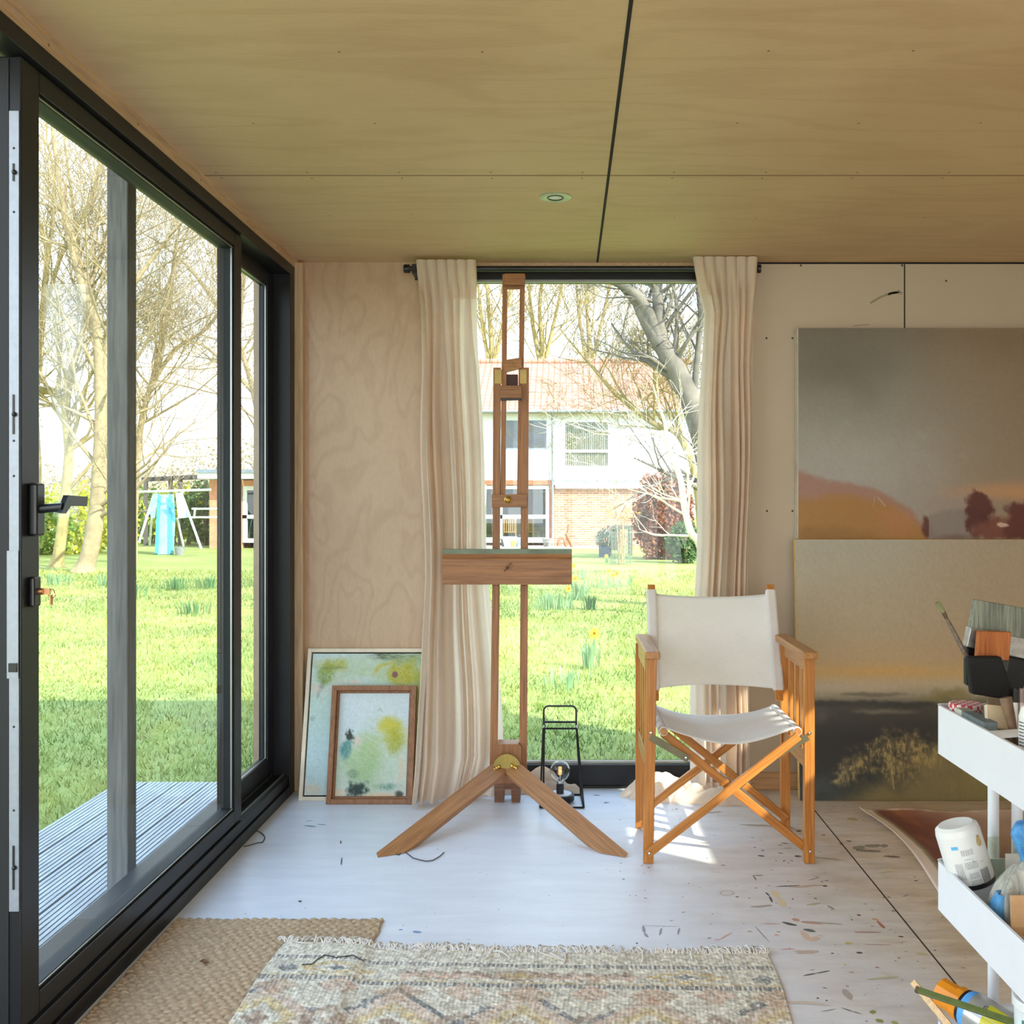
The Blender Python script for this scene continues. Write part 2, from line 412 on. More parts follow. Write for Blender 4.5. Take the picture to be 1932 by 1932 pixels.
# left wall: short solid piece near the camera, and the strip over the door
struct('wall_left', MB().box(XL - 0.20, XL, YR, 0.55, 0, CEIL), m_plywall)
trim = MB(); trim.box(XL - 0.2, XL, 0.55, YB, 2.367, CEIL); trim.box(XL, XL + 0.012, YR, YB, CEIL - 0.012, CEIL)
struct('trim_2', trim, m_trim)
struct('trim_3', MB().box(XL - 0.1, XL + 0.036, 4.574, YB, 0, CEIL - 0.012), m_trimz, bevel=0.002)
sc_ = MB()
for y in (1.4, 1.9, 2.4, 2.9, 3.4, 3.9, 4.3): sc_.lathe([(0.004, 0), (0, 0.001)], (XL, y, 2.384), (1, 0, 0), 8)
struct('trim_screw', sc_, M('filled_hole', (120, 92, 66), 0.8), bpy.data.objects['trim_2'])
m_roof = M('roof_edge', (70, 72, 74), 0.7)
struct('roof', MB().box(-1.66, 2.75, YR - 0.5, 4.9, 2.62, 2.85), m_roof)
rp = MB(); rp.box(XL - 0.2, XR + 0.15, YR - 0.15, YB + 0.16, CEIL + 0.06, 2.62)
struct('roof_void', rp, m_roof)

# back window
win = tag(empty('window_1', (0.09, 4.68, 0)), kind='structure')
f = MB().frame(-0.527, 0.706, 0.0, 2.385, 4.63, 4.73, 0.061, 0.105); f.build('window_frame', m_black, win, 0.003)
g = MB(); g.box(-0.468, 0.647, 4.655, 4.664, 0.105, 0.118); g.box(-0.468, 0.647, 4.640, 4.650, 2.314, 2.324); g.build('glazing_bead', m_alu, win)
MB().box(-0.466, 0.645, 4.676, 4.682, 0.105, 2.324).build('pane', m_glass, win)
struct('window_sill', MB().box(-0.53, 0.71, 4.621, 4.65, 0.0, 0.012), m_black, win)

# sliding door
door = tag(empty('door_1', (-1.3, 3.0, 0)), kind='structure')
fr = MB()
XO = -1.43
fr.box(-1.312, XL, 0.55, 4.574, 2.321, 2.367); fr.box(XO, -1.312, 0.55, 4.574, 2.345, 2.40)      # head
fr.box(-1.345, XL, 4.504, 4.574, 0.0, 2.321)                     # far jamb
fr.box(XO, XL, 0.55, 0.62, 0.0, 2.321)                       # near jamb
fr.box(XO, XL, 0.62, 4.504, 0.0, 0.046); fr.box(XO, XL - 0.008, 0.62, 4.504, 0.050, 0.092)   # stepped sill
fr.box(XO, XL - 0.012, 0.62, 4.504, 0.046, 0.050)
fr.build('door_frame', m_black, door, 0.0025)
tk = MB(); tk.box(XL - 0.085, XL - 0.080, 3.88, 4.50, 0.092, 0.104); tk.box(XL - 0.030, XL - 0.026, 3.88, 4.50, 0.092, 0.102)
tk.build('track', m_alu, door)
X0, X1 = -1.295, -1.240
sash = MB().framex(2.305, 3.870, 0.098, 2.316, X0, X1, 0.080, 0.052, 0.052).build('sash', m_black, door, 0.003)
bd = MB(); bd.framex(2.381, 3.794, 0.146, 2.268, X0 + 0.004, X1 - 0.008, 0.016); bd.build('glazing_bead', m_gasket, sash)
bd = MB(); bd.box(X1 - 0.008, X1 - 0.004, 2.390, 3.780, 2.254, 2.2565); bd.box(X1 - 0.008, X1 - 0.004, 2.390, 3.780, 0.1575, 0.160)
bd.box(X1 - 0.012, X1 - 0.006, 3.776, 3.779, 0.16, 2.254); bd.build('bead_edge', m_alu, sash)
MB().box(-1.271, -1.265, 2.392, 3.784, 0.157, 2.256).build('pane', m_glass, sash)
# steel lock strip on the leading edge of the sash, facing the camera
ls = MB(); ls.box(-1.266, -1.244, 2.302, 2.3052, 0.37, 2.190); ls.box(-1.270, -1.244, 2.300, 2.3052, 0.90, 1.19)
ls.build('lock_strip', m_steel, sash)
MB().box(-1.2935, -1.2675, 2.3025, 2.3052, 0.10, 2.31).build('brush_seal', m_gasket, sash)
bl = MB()
for z in (2.105, 1.96, 1.44, 1.36, 1.01, 0.79, 0.60): bl.lathe([(0.003, 0), (0.0, 0.001)], (-1.255, 2.3018, z), (0, -1, 0), 8)
for z, h in ((2.05, 0.02), (1.50, 0.045), (0.47, 0.05)):
    bl.box(-1.2575, -1.2535, 2.300, 2.302, z - h, z + h); bl.sphere((-1.253, 2.2995, z), 0.0055, 10, 6)
bl.box(-1.264, -1.246, 2.295, 2.302, 0.915, 0.935)
bl.build('latch_bolt', m_blackg, sash)
hp = MB(); hp.box(-1.240, -1.219, 2.332, 2.373, 1.222, 1.345)
hp.build('handle_plate', m_blackg, sash, 0.006)
hv = MB()
hv.tube([(-1.221, 2.352, 1.285), (-1.168, 2.352, 1.289)], 0.0105, 14)
A = Vector((-1.164, 2.346, 1.284)); B = Vector((-1.164, 2.375, 1.305)); C = Vector((-1.164, 2.462, 1.305))
hv.prism([A + Vector((0, -0.007, -0.008)), A + Vector((0, 0.012, -0.010)), B + Vector((0, 0.008, -0.013)), C + Vector((0, 0, -0.014)), C + Vector((0, 0.004, 0.009)), B + Vector((0, -0.006, 0.012))], (-0.012, 0, 0))
hv.build('handle', m_blackg, sash, 0.003)
kp = MB(); kp.box(-1.240, -1.226, 2.334, 2.368, 1.058, 1.128); kp.build('lock_cover', m_blackg, sash, 0.005)
kk = MB(); kk.lathe([(0.008, 0), (0.008, 0.012), (0, 0.012)], (-1.227, 2.356, 1.093), (1, 0, 0), 14); kk.box(-1.215, -1.200, 2.354, 2.358, 1.086, 1.100)
kk.tube([Vector((-1.198, 2.356 + 0.001 * i, 1.088 + 0.011 * math.sin(i))) + Vector((0.009 * math.cos(i), 0, 0)) for i in range(7)], 0.0012, 6)
kk.box(-1.2, -1.197, 2.352, 2.363, 1.062, 1.085); kk.build('key', M('copper_coloured_key', (190, 140, 100), 0.35, 0.9), sash)
fx = MB().framex(3.885, 4.504, 0.100, 2.318, -1.340, -1.300, 0.090, 0.066, 0.086).build('fixed_panel', m_black, door, 0.003)
MB().box(-1.324, -1.318, 3.973, 4.416, 0.184, 2.254).build('pane', m_glass, fx)
bd = MB(); bd.box(-1.312, -1.307, 3.95, 4.414, 2.246, 2.249); bd.box(-1.312, -1.307, 3.95, 4.414, 0.190, 0.193); bd.box(-1.312, -1.308, 4.409, 4.412, 0.193, 2.246)
bd.build('bead_edge', m_alu, fx)

# paint splashes and scuffs trodden into the floor (one thin painted layer)
pm = MB(); pc = []; rnd = random.Random(11)
zz = [0.0004]
def blot(cx, cy, rx, ry, rot, c, n=12, jag=0.25):
    zz[0] += 0.0000006
    vs = []
    for k in range(n):
        a = 2 * math.pi * k / n; q = 1 + rnd.uniform(-jag, jag)
        x, y = rx * math.cos(a) * q, ry * math.sin(a) * q
        vs.append((cx + x * math.cos(rot) - y * math.sin(rot), cy + x * math.sin(rot) + y * math.cos(rot), zz[0]))
    pm.add(vs, [tuple(range(n))]); pc.extend([lin(c)] * n)
def stroke(pts, w, c):
    q = [PZ(x, y, zz[0]) for x, y in pts]
    for a, b in zip(q[:-1], q[1:]):
        m = (a + b) / 2; d = b - a
        blot(m.x, m.y, d.length / 2 * 1.06, w / 2, math.atan2(d.y, d.x), c, 10, 0.18)
def Z3(*pts): return [(1330 + x / 4.273, 1480 + y / 4.273) for x, y in pts]
G = (92, 92, 88); R = (178, 112, 92); O = (196, 150, 104); OL = (150, 148, 88); DK = (66, 62, 58)
for p, w, c in (([(425, 572), (480, 580)], .018, G), ([(722, 578), (780, 578)], .022, G), ([(610, 470), (675, 478)], .012, G), ([(590, 488), (625, 492)], .008, G),
    ([(640, 515), (700, 512)], .008, (140, 136, 132)), ([(585, 550), (635, 556)], .008, DK), ([(450, 530), (480, 535)], .01, DK), ([(630, 620), (645, 612)], .008, DK), ([(690, 612), (710, 616)], .008, DK), ([(565, 612), (580, 616)], .008, DK),
    ([(390, 735), (470, 732)], .008, G), ([(390, 735), (415, 775)], .006, G), ([(585, 822), (770, 815)], .014, (118, 112, 108)), ([(490, 870), (520, 900), (545, 950)], .010, G), ([(950, 817), (985, 818)], .018, DK),
    ([(990, 975), (1045, 1010)], .012, (150, 146, 140)), ([(630, 1112), (735, 1136)], .020, (88, 92, 84)), ([(800, 1165), (890, 1187)], .024, (100, 108, 98)), ([(460, 1122), (600, 1124)], .010, (206, 168, 154)),
    ([(760, 1105), (950, 1125)], .022, (200, 158, 142)), ([(700, 1085), (760, 1095)], .028, (200, 152, 134)), ([(610, 1330), (720, 1324)], .008, (206, 156, 148)), ([(400, 1140), (520, 1270)], .004, (120, 120, 118)),
    ([(1345, 1082), (1400, 1092)], .014, O), ([(1385, 1098), (1455, 1165)], .016, R), ([(1200, 1190), (1415, 1192)], .010, (176, 128, 114)), ([(1290, 1290), (1500, 1294)], .008, (184, 150, 140)), ([(1125, 1280), (1190, 1280)], .020, (196, 180, 112)),
    ([(1220, 1355), (1268, 1358)], .014, G), ([(1225, 1052), (1258, 1054)], .014, (120, 84, 76)), ([(1175, 1090), (1195, 1092)], .010, G), ([(80, 1252), (120, 1250), (210, 1195)], .010, (214, 172, 160)),
    ([(800, 1540), (900, 1522), (1005, 1502)], .008, G), ([(1120, 1655), (1180, 1735)], .030, (176, 164, 152)), ([(1330, 1828), (1375, 1840)], .028, OL), ([(1375, 1895), (1440, 1915)], .024, OL), ([(1500, 1915), (1560, 1925)], .022, (172, 168, 108)),
    ([(900, 1725), (920, 1722)], .008, DK), ([(970, 1740), (992, 1744)], .007, DK), ([(1100, 1800), (1190, 1830), (1260, 1850)], .008, (128, 126, 118)), ([(935, 1830), (1060, 1810)], .006, (150, 148, 140)),
    ([(1195, 520), (1290, 500), (1420, 490), (1470, 500)], .05, (150, 142, 126)), ([(1220, 530), (1420, 540)], .03, (140, 132, 116)), ([(1440, 578), (1570, 585)], .028, (126, 112, 100)), ([(1140, 455), (1180, 458)], .012, DK), ([(940, 410), (970, 408)], .012, G),
    ([(740, 380), (775, 372)], .014, G), ([(1150, 270), (1230, 290)], .05, (176, 168, 120)), ([(950, 225), (1090, 222)], .035, (210, 184, 166)), ([(1455, 700), (1510, 702)], .022, (204, 186, 130)), ([(1685, 775), (1720, 776)], .010, DK), ([(1600, 905), (1640, 885)], .012, (160, 156, 160)),
    ([(880, 916), (905, 920)], .010, DK), ([(700, 922), (715, 924)], .010, DK), ([(1080, 470), (1110, 490)], .006, DK), ([(560, 1212), (595, 1216)], .016, (216, 170, 150)), ([(880, 740), (920, 750), (830, 775)], .006, (140, 134, 128)),
    ([(120, 875), (145, 857), (205, 857), (240, 875), (205, 893), (145, 893), (120, 875)], .006, (186, 172, 160)), ([(245, 905), (275, 908)], .010, G), ([(45, 708), (125, 710)], .012, (224, 206, 192)), ([(1560, 1225), (1600, 1228)], .01, DK),
    ([(1430, 1520), (1560, 1560)], .02, (202, 200, 176)), ([(1700, 1360), (1800, 1372)], .02, (190, 178, 134)), ([(545, 850), (600, 920), (640, 985)], .03, (222, 200, 160)), ([(780, 1180), (850, 1260), (920, 1230)], .03, (214, 186, 166)), ([(1120, 1450), (1140, 1455)], .02, (196, 200, 140))):
    stroke(Z3(*p), w * 0.8, c)
for p, w, c in (([(1213, 1746), (1216, 1760), (1222, 1768)], .010, (150, 152, 158)), ([(1212, 1746), (1290, 1748)], .004, (176, 178, 184)), ([(1248, 1751), (1245, 1764)], .008, (150, 152, 158)), ([(1282, 1751), (1279, 1764)], .008, (150, 152, 158)),
    ([(574, 1557), (596, 1560)], .014, (126, 158, 160)), ([(576, 1550), (590, 1548)], .008, (140, 168, 168)), ([(643, 1586), (643, 1592)], .006, G), ([(645, 1618), (644, 1632)], .006, G), ([(565, 1699), (568, 1702)], .012, DK), ([(778, 1757), (794, 1759)], .016, (128, 148, 182)), ([(752, 1754), (760, 1754)], .01, (128, 148, 182)),
    ([(1200, 1779), (1203, 1780)], .010, DK), ([(1120, 1500), (1132, 1501)], .010, DK), ([(1138, 1515), (1150, 1514)], .01, G), ([(600, 1555), (615, 1556)], .006, G)):
    stroke(p, w, c)
for i in range(420):                                           # fine trodden specks, thickest on the bare boards
    x = 0.15 + 2.1 * rnd.random() ** 0.8; y = rnd.uniform(2.3, 4.5)
    c = rnd.choice([G, DK, (150, 140, 128), (170, 120, 100), (160, 156, 110)])
    blot(x, y, rnd.uniform(0.002, 0.008), rnd.uniform(0.0015, 0.004), rnd.uniform(-0.5, 0.5), c, 7, 0.3)
for i in range(60):
    x = rnd.uniform(0.5, 2.2); y = rnd.uniform(2.3, 4.4); c = rnd.choice([(206, 190, 172), (178, 164, 146), (200, 176, 158), (190, 184, 150)])
    blot(x, y, rnd.uniform(0.02, 0.07), rnd.uniform(0.003, 0.012), rnd.uniform(-0.4, 0.4), c, 12, 0.35)
for i in range(70):
    x = rnd.uniform(-1.1, 0.4); y = rnd.uniform(2.95, 4.4)
    blot(x, y, rnd.uniform(0.001, 0.004), rnd.uniform(0.001, 0.0025), 0, (120, 120, 122), 6, 0.3)
ps = pm.build('paint_marks', vcol('dried_paint', 0.5), floor, col=np.array(pc))

# outside: deck, lawn
GZ = -0.15
struct('lawn', MB().box(-70, 60, -8, 120, GZ - 0.3, GZ), None)
t = NT('lawn_green'); v = t.coord(); n1 = t.noise(v, 0.5, 6, 0.65); n2 = t.noise(v, 9, 4, 0.7); n3 = t.noise(t.coord((1, 0.35, 1)), 2.2, 5, 0.7)
c1 = t.ramp(n1, [(0.3, (112, 122, 58)), (0.5, (146, 154, 84)), (0.75, (176, 172, 116))])
c2 = t.ramp(n2, [(0.3, (108, 120, 58)), (0.7, (164, 170, 100))])
m_lawn = t.done(t.bsdf(t.mix(t.math('MULTIPLY', t.framp(n3, 0.58, 0.72), 0.5), t.mix(0.5, c1, c2), L4((150, 134, 104))), 0.9, 0, n2, 0.4, 0.03, 0.1))
bpy.data.objects['lawn'].data.materials.append(m_lawn)
m_deck = wood('weathered_grey_decking', (152, 155, 158), (192, 194, 194), 1, 0.6, 0.5)
dk = MB(); x = XO - 0.006; k = 0
while x > -2.06:                                               # grooved boards running with the wall
    for j in range(7): dk.box(x - 0.0205 * (j + 1) + 0.0065, x - 0.0205 * j, -1.0, 4.915, -0.068, -0.05)
    dk.box(x - 0.1435 + 0.0065, x, -1.0, 4.915, -0.09, -0.058)
    x -= 0.149
struct('deck', dk, m_deck)
struct('deck_joist', MB().box(-2.05, XO - 0.01, -1.0, 4.9, GZ, -0.09), M('dark_joists', (60, 60, 58), 0.9))
pst = MB(); pst.box(-1.522, -1.452, 3.355, 3.425, -0.05, 2.62)
t_ = tag(pst.build('veranda_post', wood('weathered_grey_post', (82, 81, 80), (128, 124, 118), 2, 0.7, 0.5), bevel=0.004), 'weathered grey square timber post standing on the deck outside the sliding door', 'post')
# ------------------------------------------------------------------ painted surfaces (colours held by a fine mesh)
def vnoise(x, y, seed):
    g = np.random.RandomState(seed).rand(64, 64)
    xi = np.floor(x).astype(int); yi = np.floor(y).astype(int); fx = x - xi; fy = y - yi
    fx = fx * fx * (3 - 2 * fx); fy = fy * fy * (3 - 2 * fy)
    a = g[yi % 64, xi % 64]; b = g[yi % 64, (xi + 1) % 64]; c = g[(yi + 1) % 64, xi % 64]; d = g[(yi + 1) % 64, (xi + 1) % 64]
    return (a * (1 - fx) + b * fx) * (1 - fy) + (c * (1 - fx) + d * fx) * fy
def fbm(x, y, seed, o=4):
    s = 0; a = 0.5; t = 0
    for i in range(o):
        s = s + a * vnoise(x * 2 ** i + 13.7 * i, y * 2 ** i + 7.1 * i, seed + i); t += a; a *= 0.55
    return s / t
def sstep(a, b, x):
    q = np.clip((x - a) / (b - a), 0, 1); return q * q * (3 - 2 * q)
class Art:
    def __init__(s, x0, x1, y0, y1, nx, ny):
        s.nx, s.ny = nx, ny
        u, v = np.meshgrid(np.linspace(0, 1, nx), np.linspace(0, 1, ny)); s.u, s.v = u, v
        s.x = x0 + (x1 - x0) * u; s.y = y0 + (y1 - y0) * v
        s.img = np.zeros((ny, nx, 3))
    def vert(s, stops):
        ys = [q[0] for q in stops]
        for k in range(3): s.img[..., k] = np.interp(s.y, ys, [q[1][k] for q in stops])
    def put(s, m, c):
        m = m[..., None]; s.img = s.img * (1 - m) + np.array(c, float) * m
    def blob(s, cx, cy, rx, ry, c, a=1.0, rot=0.0, soft=0.6, wob=0.5, ws=0.05, seed=1, dry=0.0, dscale=(0.3, 0.3)):
        n = fbm(s.x * ws, s.y * ws, seed) - 0.5; n2 = fbm(s.x * ws + 40, s.y * ws + 9, seed + 9) - 0.5
        dx = s.x - cx + n * wob * 2 * rx; dy = s.y - cy + n2 * wob * 2 * ry
        cr, sr = math.cos(rot), math.sin(rot); X = (dx * cr + dy * sr) / rx; Y = (-dx * sr + dy * cr) / ry
        m = 1 - sstep(1 - soft, 1 + soft * 0.3, np.sqrt(X * X + Y * Y))
        if dry:
            gx = s.x * cr + s.y * sr; gy = -s.x * sr + s.y * cr
            m = m * (1 - dry + dry * sstep(0.35, 0.62, fbm(gx * dscale[0], gy * dscale[1], seed + 5)))
        s.put(np.clip(m * a, 0, 1), c)
    def line(s, pts, w, c, a=1.0, seed=3):
        d = np.full(s.x.shape, 1e9)
        for (x0, y0), (x1, y1) in zip(pts[:-1], pts[1:]):
            L2 = (x1 - x0) ** 2 + (y1 - y0) ** 2; q = np.clip(((s.x - x0) * (x1 - x0) + (s.y - y0) * (y1 - y0)) / L2, 0, 1)
            d = np.minimum(d, np.hypot(s.x - x0 - q * (x1 - x0), s.y - y0 - q * (y1 - y0)))
        s.put((1 - sstep(w * 0.5, w * 1.2, d)) * a, c)
    def tooth(s, amp, sx, sy, seed=7):
        s.img = s.img * (1 + amp * (fbm(s.x * sx, s.y * sy, seed) - 0.5)[..., None] * 2)
    def sheet(s, name, mat, parent, fn, gain=1.0, solid=0.0, smooth=True):
        mb = MB(); nx, ny = s.nx, s.ny
        vs = [fn(s.u[j, i], s.v[j, i]) for j in range(ny) for i in range(nx)]
        mb.add(vs, [(j * nx + i, (j + 1) * nx + i, (j + 1) * nx + i + 1, j * nx + i + 1) for j in range(ny - 1) for i in range(nx - 1)], smooth)
        return mb.build(name, mat, parent, col=lin(np.clip(s.img * gain, 0, 255)).reshape(-1, 3), solid=solid)
def quadfn(tl, tr, br, bl):
    tl, tr, br, bl = map(Vector, (tl, tr, br, bl))
    return lambda u, v: (tl * (1 - u) + tr * u) * (1 - v) + (bl * (1 - u) + br * u) * v
m_oil = vcol('oil_paint', 0.45, 0.35, 240, 0.12)
m_oilm = vcol('matt_oil_paint', 0.6, 0.25, 300, 0.15)

# ---- upper landscape, hung on the white wall
YU = 4.555
A = Art(1506, 2018, 619, 1018, 330, 260)
A.vert([(619, (140, 130, 112)), (720, (160, 152, 138)), (820, (178, 171, 160)), (900, (190, 182, 172)), (1018, (186, 176, 168))])
A.put(sstep(1640, 1900, A.x + 60 * (fbm(A.x * .01, A.y * .01, 4) - .5)) * 0.75, (172, 146, 118))
A.blob(1570, 690, 130, 90, (122, 114, 98), 0.55, soft=1.0, wob=.4, ws=.012, seed=21)
A.blob(1900, 640, 160, 50, (150, 126, 98), 0.5, soft=1.0, seed=22)
A.blob(1600, 860, 200, 60, (198, 192, 182), 0.5, soft=1.0, seed=23)
A.blob(1930, 928, 150, 22, (226, 168, 122), 0.85, soft=0.9, wob=.3, ws=.02, seed=24)
A.blob(1800, 950, 70, 22, (184, 164, 152), 0.8, soft=.7, seed=25)
A.put(sstep(0, 14, A.y - np.interp(A.x, [1500, 1560, 1650, 1720, 1760], [880, 900, 915, 955, 1020]) + 10 * (fbm(A.x * .04, A.y * .08, 31) - .5)) * (A.x < 1775), (186, 142, 124))
A.put(sstep(0, 22, A.y - np.interp(A.x, [1500, 1600, 1680, 1740, 1765], [930, 925, 940, 985, 1030]) + 16 * (fbm(A.x * .03, A.y * .06, 32) - .5)) * (A.x < 1770), (190, 138, 76))
A.blob(1560, 1010, 90, 22, (160, 118, 58), 0.6, soft=.8, seed=33); A.blob(1690, 985, 60, 30, (202, 140, 92), 0.7, soft=.9, rot=.4, seed=34)
A.blob(1752, 1000, 12, 26, (112, 62, 52), 0.95, rot=-.35, soft=.5, wob=.6, seed=35)
A.put(sstep(-4, 8, A.y - np.interp(A.x, [1745, 1775, 1830, 1850], [975, 962, 956, 990])) * (A.x > 1752) * (A.x < 1850) * .9, (160, 146, 140))
A.blob(1848, 972, 30, 42, (104, 58, 52), 1, soft=.35, wob=.5, ws=.08, seed=36); A.blob(1846, 945, 24, 20, (110, 62, 54), 1, soft=.4, seed=37)
A.blob(1880, 1000, 46, 26, (140, 84, 70), .95, soft=.5, seed=38); A.blob(1930, 985, 36, 46, (116, 64, 56), 1, soft=.4, seed=39)
A.blob(1975, 970, 40, 60, (128, 74, 62), 1, soft=.5, seed=40); A.blob(1893, 990, 14, 5, (232, 200, 178), 1, soft=.4, seed=41)
A.blob(1800, 1014, 36, 8, (140, 112, 104), .7, seed=42)
A.line([(1650, 935), (1648, 955)], 1, (210, 176, 150), .7); A.line([(1656, 938), (1670, 955)], 1.4, (222, 190, 166), .7)
A.tooth(.03, .25, .25)
X0, X1 = P(1506, 0, YU).x, P(2018, 0, YU).x; Z0, Z1 = P(0, 1018, YU).z, P(0, 619, YU).z
pu = thing('landscape_painting', (X0 + .6, YU + .02, Z0), 'wide dusk landscape canvas with grey sky and russet hills, hung above another canvas', 'painting')
A.sheet('painted_face', m_oil, pu, quadfn((X0, YU - .0006, Z1), (X1, YU - .0006, Z1), (X1, YU - .0006, Z0), (X0, YU - .0006, Z0)), gain=.87)
MB().box(X0 - .002, X1, YU, YB - 0.002, Z0, Z1).build('canvas_edge', M('raw_canvas_edge', (214, 206, 192), .8), pu)
# ---- lower landscape, leaning on the wall
A = Art(1500, 2030, 1018, 1511, 340, 320)
A.vert([(1018, (186, 178, 160)), (1120, (188, 174, 148)), (1200, (196, 176, 142)), (1245, (206, 178, 136)), (1275, (216, 182, 122)), (1292, (206, 186, 152)), (1315, (176, 164, 138)), (1335, (82, 78, 70)), (1395, (54, 51, 48)), (1511, (64, 66, 64))])
A.put(sstep(1640, 1900, A.x) * (1 - sstep(1230, 1290, A.y)) * .45, (186, 154, 122))
A.blob(1640, 1268, 150, 10, (226, 178, 108), .7, soft=.9, seed=51); A.blob(1600, 1300, 120, 9, (208, 190, 164), .8, soft=.8, wob=.3, seed=52)
A.blob(1780, 1318, 60, 16, (140, 128, 74), .8, soft=.8, rot=-.15, seed=53); A.blob(1560, 1330, 110, 7, (58, 58, 56), .8, soft=.7, wob=.6, seed=54)
A.blob(1700, 1332, 90, 8, (60, 60, 54), .85, soft=.7, wob=.6, seed=55); A.blob(1640, 1313, 70, 5, (100, 92, 80), .6, seed=56)
A.blob(1660, 1345, 60, 6, (150, 146, 118), .6, soft=.8, seed=57); A.blob(1830, 1345, 110, 26, (112, 102, 66), .7, soft=.9, seed=58)
A.blob(1545, 1350, 24, 20, (108, 104, 98), .6, soft=1, seed=59); A.blob(1740, 1405, 90, 50, (62, 60, 56), .7, soft=1, seed=60)
A.put(sstep(-20, 60, A.y - np.interp(A.x, [1500, 1560, 1620, 1700, 1780, 2030], [1560, 1500, 1470, 1440, 1370, 1350]) + 50 * (fbm(A.x * .02, A.y * .03, 61) - .5)) * .9, (146, 130, 84))
A.blob(1530, 1490, 60, 40, (78, 84, 84), .9, soft=.9, seed=62)
for cx, cy, rx, ry, c in ((1590, 1458, 26, 22, (206, 184, 118)), (1615, 1440, 26, 26, (196, 170, 104)), (1665, 1420, 34, 36, (202, 178, 110)), (1705, 1412, 34, 36, (214, 182, 112)), (1740, 1430, 34, 30, (196, 170, 104)), (1680, 1455, 50, 26, (188, 164, 98)), (1575, 1478, 14, 10, (198, 178, 120))):
    A.blob(cx, cy, rx, ry, c, .85, soft=.9, wob=.9, ws=.09, seed=int(cx), dry=.7, dscale=(.35, .12))
A.blob(1860, 1470, 120, 60, (160, 144, 84), .6, soft=1, seed=64, dry=.5, dscale=(.2, .05))
A.line([(1672, 1440), (1676, 1490)], 1, (214, 190, 130), .8)
A.tooth(.04, .3, .2)
bl_, tl_ = PZ(1511, 1511, 0), P(1500, 1018, 4.52)
W = 1.24; x0 = 1.022
n_ = Vector((0, -(tl_.z), -(bl_.y - tl_.y))).normalized()
pl = thing('landscape_painting', (x0 + W / 2, 4.44, 0), 'large canvas of a dark moor under a cream sky, standing on the floor', 'painting')
yb, yt, zt = 4.427, 4.515, tl_.z
th = Vector((0, .036, .002))
q = [Vector((x0, yb, 0.002)), Vector((x0 + W, yb, 0.002)), Vector((x0 + W, yt, zt)), Vector((x0, yt, zt))]
MB().hexa(q, [p + th for p in q]).build('canvas_edge', M('ochre_primed_edge', (222, 186, 116), .7), pl)
o_ = Vector((0, -.0008, 0))
A.sheet('painted_face', m_oil, pl, quadfn(q[3] + o_, q[2] + o_, q[1] + o_, q[0] + o_), gain=.94)

# ---- two framed abstracts leaning by the door
def leaning(name, label, xl, xr, yb, yt, h, fw, fd, fmat, art, inset, lip):
    r = thing(name, ((xl + xr) / 2, yb, 0), label, 'painting')
    up = Vector((0, yt - yb, h)).normalized(); L = math.hypot(yt - yb, h); nrm = Vector((0, -up.z, up.y)); ex = Vector((1, 0, 0))
    o = Vector((xl, yb, 0.001))
    W = xr - xl
    def pt(a, b, c): return o + ex * a + up * b + nrm * c          # c towards the viewer
    def bar(mb, a0, a1, b0, b1, c0, c1): mb.hexa([pt(a0, b0, c1), pt(a1, b0, c1), pt(a1, b1, c1), pt(a0, b1, c1)], [pt(a0, b0, c0), pt(a1, b0, c0), pt(a1, b1, c0), pt(a0, b1, c0)])
    f = MB()
    bar(f, 0, fw, 0, L, -fd, 0); bar(f, W - fw, W, 0, L, -fd, 0); bar(f, fw, W - fw, 0, fw, -fd, 0); bar(f, fw, W - fw, L - fw, L, -fd, 0)
    fo = f.build('frame', fmat, r, .0015)
    if lip:
        f = MB(); s0 = fw; s1 = fw + lip
        bar(f, s0, s1, s0, L - s0, -fd, -fd * .55); bar(f, W - s1, W - s0, s0, L - s0, -fd, -fd * .55); bar(f, s1, W - s1, s0, s1, -fd, -fd * .55); bar(f, s1, W - s1, L - s1, L - s0, -fd, -fd * .55)
        f.build('inner_step', fmat, r, .001)
    k = fw + inset
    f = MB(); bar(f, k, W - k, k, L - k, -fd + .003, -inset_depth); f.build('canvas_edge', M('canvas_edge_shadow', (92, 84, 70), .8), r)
    bk = MB(); bar(bk, fw * .5, W - fw * .5, fw * .5, L - fw * .5, -fd, -fd + .003); bk.build('backing_board', M('backing_board', (60, 52, 44), .8), r)
    c = -inset_depth + .0006
    art.sheet('painted_face', m_oilm, r, quadfn(pt(k, L - k, c), pt(W - k, L - k, c), pt(W - k, k, c), pt(k, k, c)))
    return r
A = Art(586, 800, 1232, 1505, 200, 250)
A.vert([(1232, (196, 212, 208)), (1300, (192, 212, 200)), (1420, (182, 204, 204)), (1505, (188, 206, 202))])
A.blob(700, 1270, 80, 40, (176, 192, 148), .7, soft=1, seed=71); A.blob(640, 1300, 50, 30, (206, 200, 190), .6, soft=1, seed=72)
A.blob(625, 1256, 40, 16, (172, 172, 70), .9, soft=.8, rot=.1, seed=73, dry=.4); A.blob(612, 1275, 18, 26, (132, 150, 66), .85, soft=.8, rot=.35, seed=74, dry=.5)
A.blob(605, 1298, 6, 22, (112, 116, 100), .6, rot=.3, seed=75, dry=.8, dscale=(.9, .9)); A.blob(722, 1236, 34, 10, (98, 104, 88), .9, soft=.8, seed=76, dry=.7, dscale=(.15, .6))
A.blob(765, 1240, 50, 16, (112, 132, 86), .8, soft=.9, seed=77, dry=.5, dscale=(.1, .5)); A.blob(765, 1272, 36, 30, (176, 168, 56), .95, soft=.6, seed=78, dry=.3)
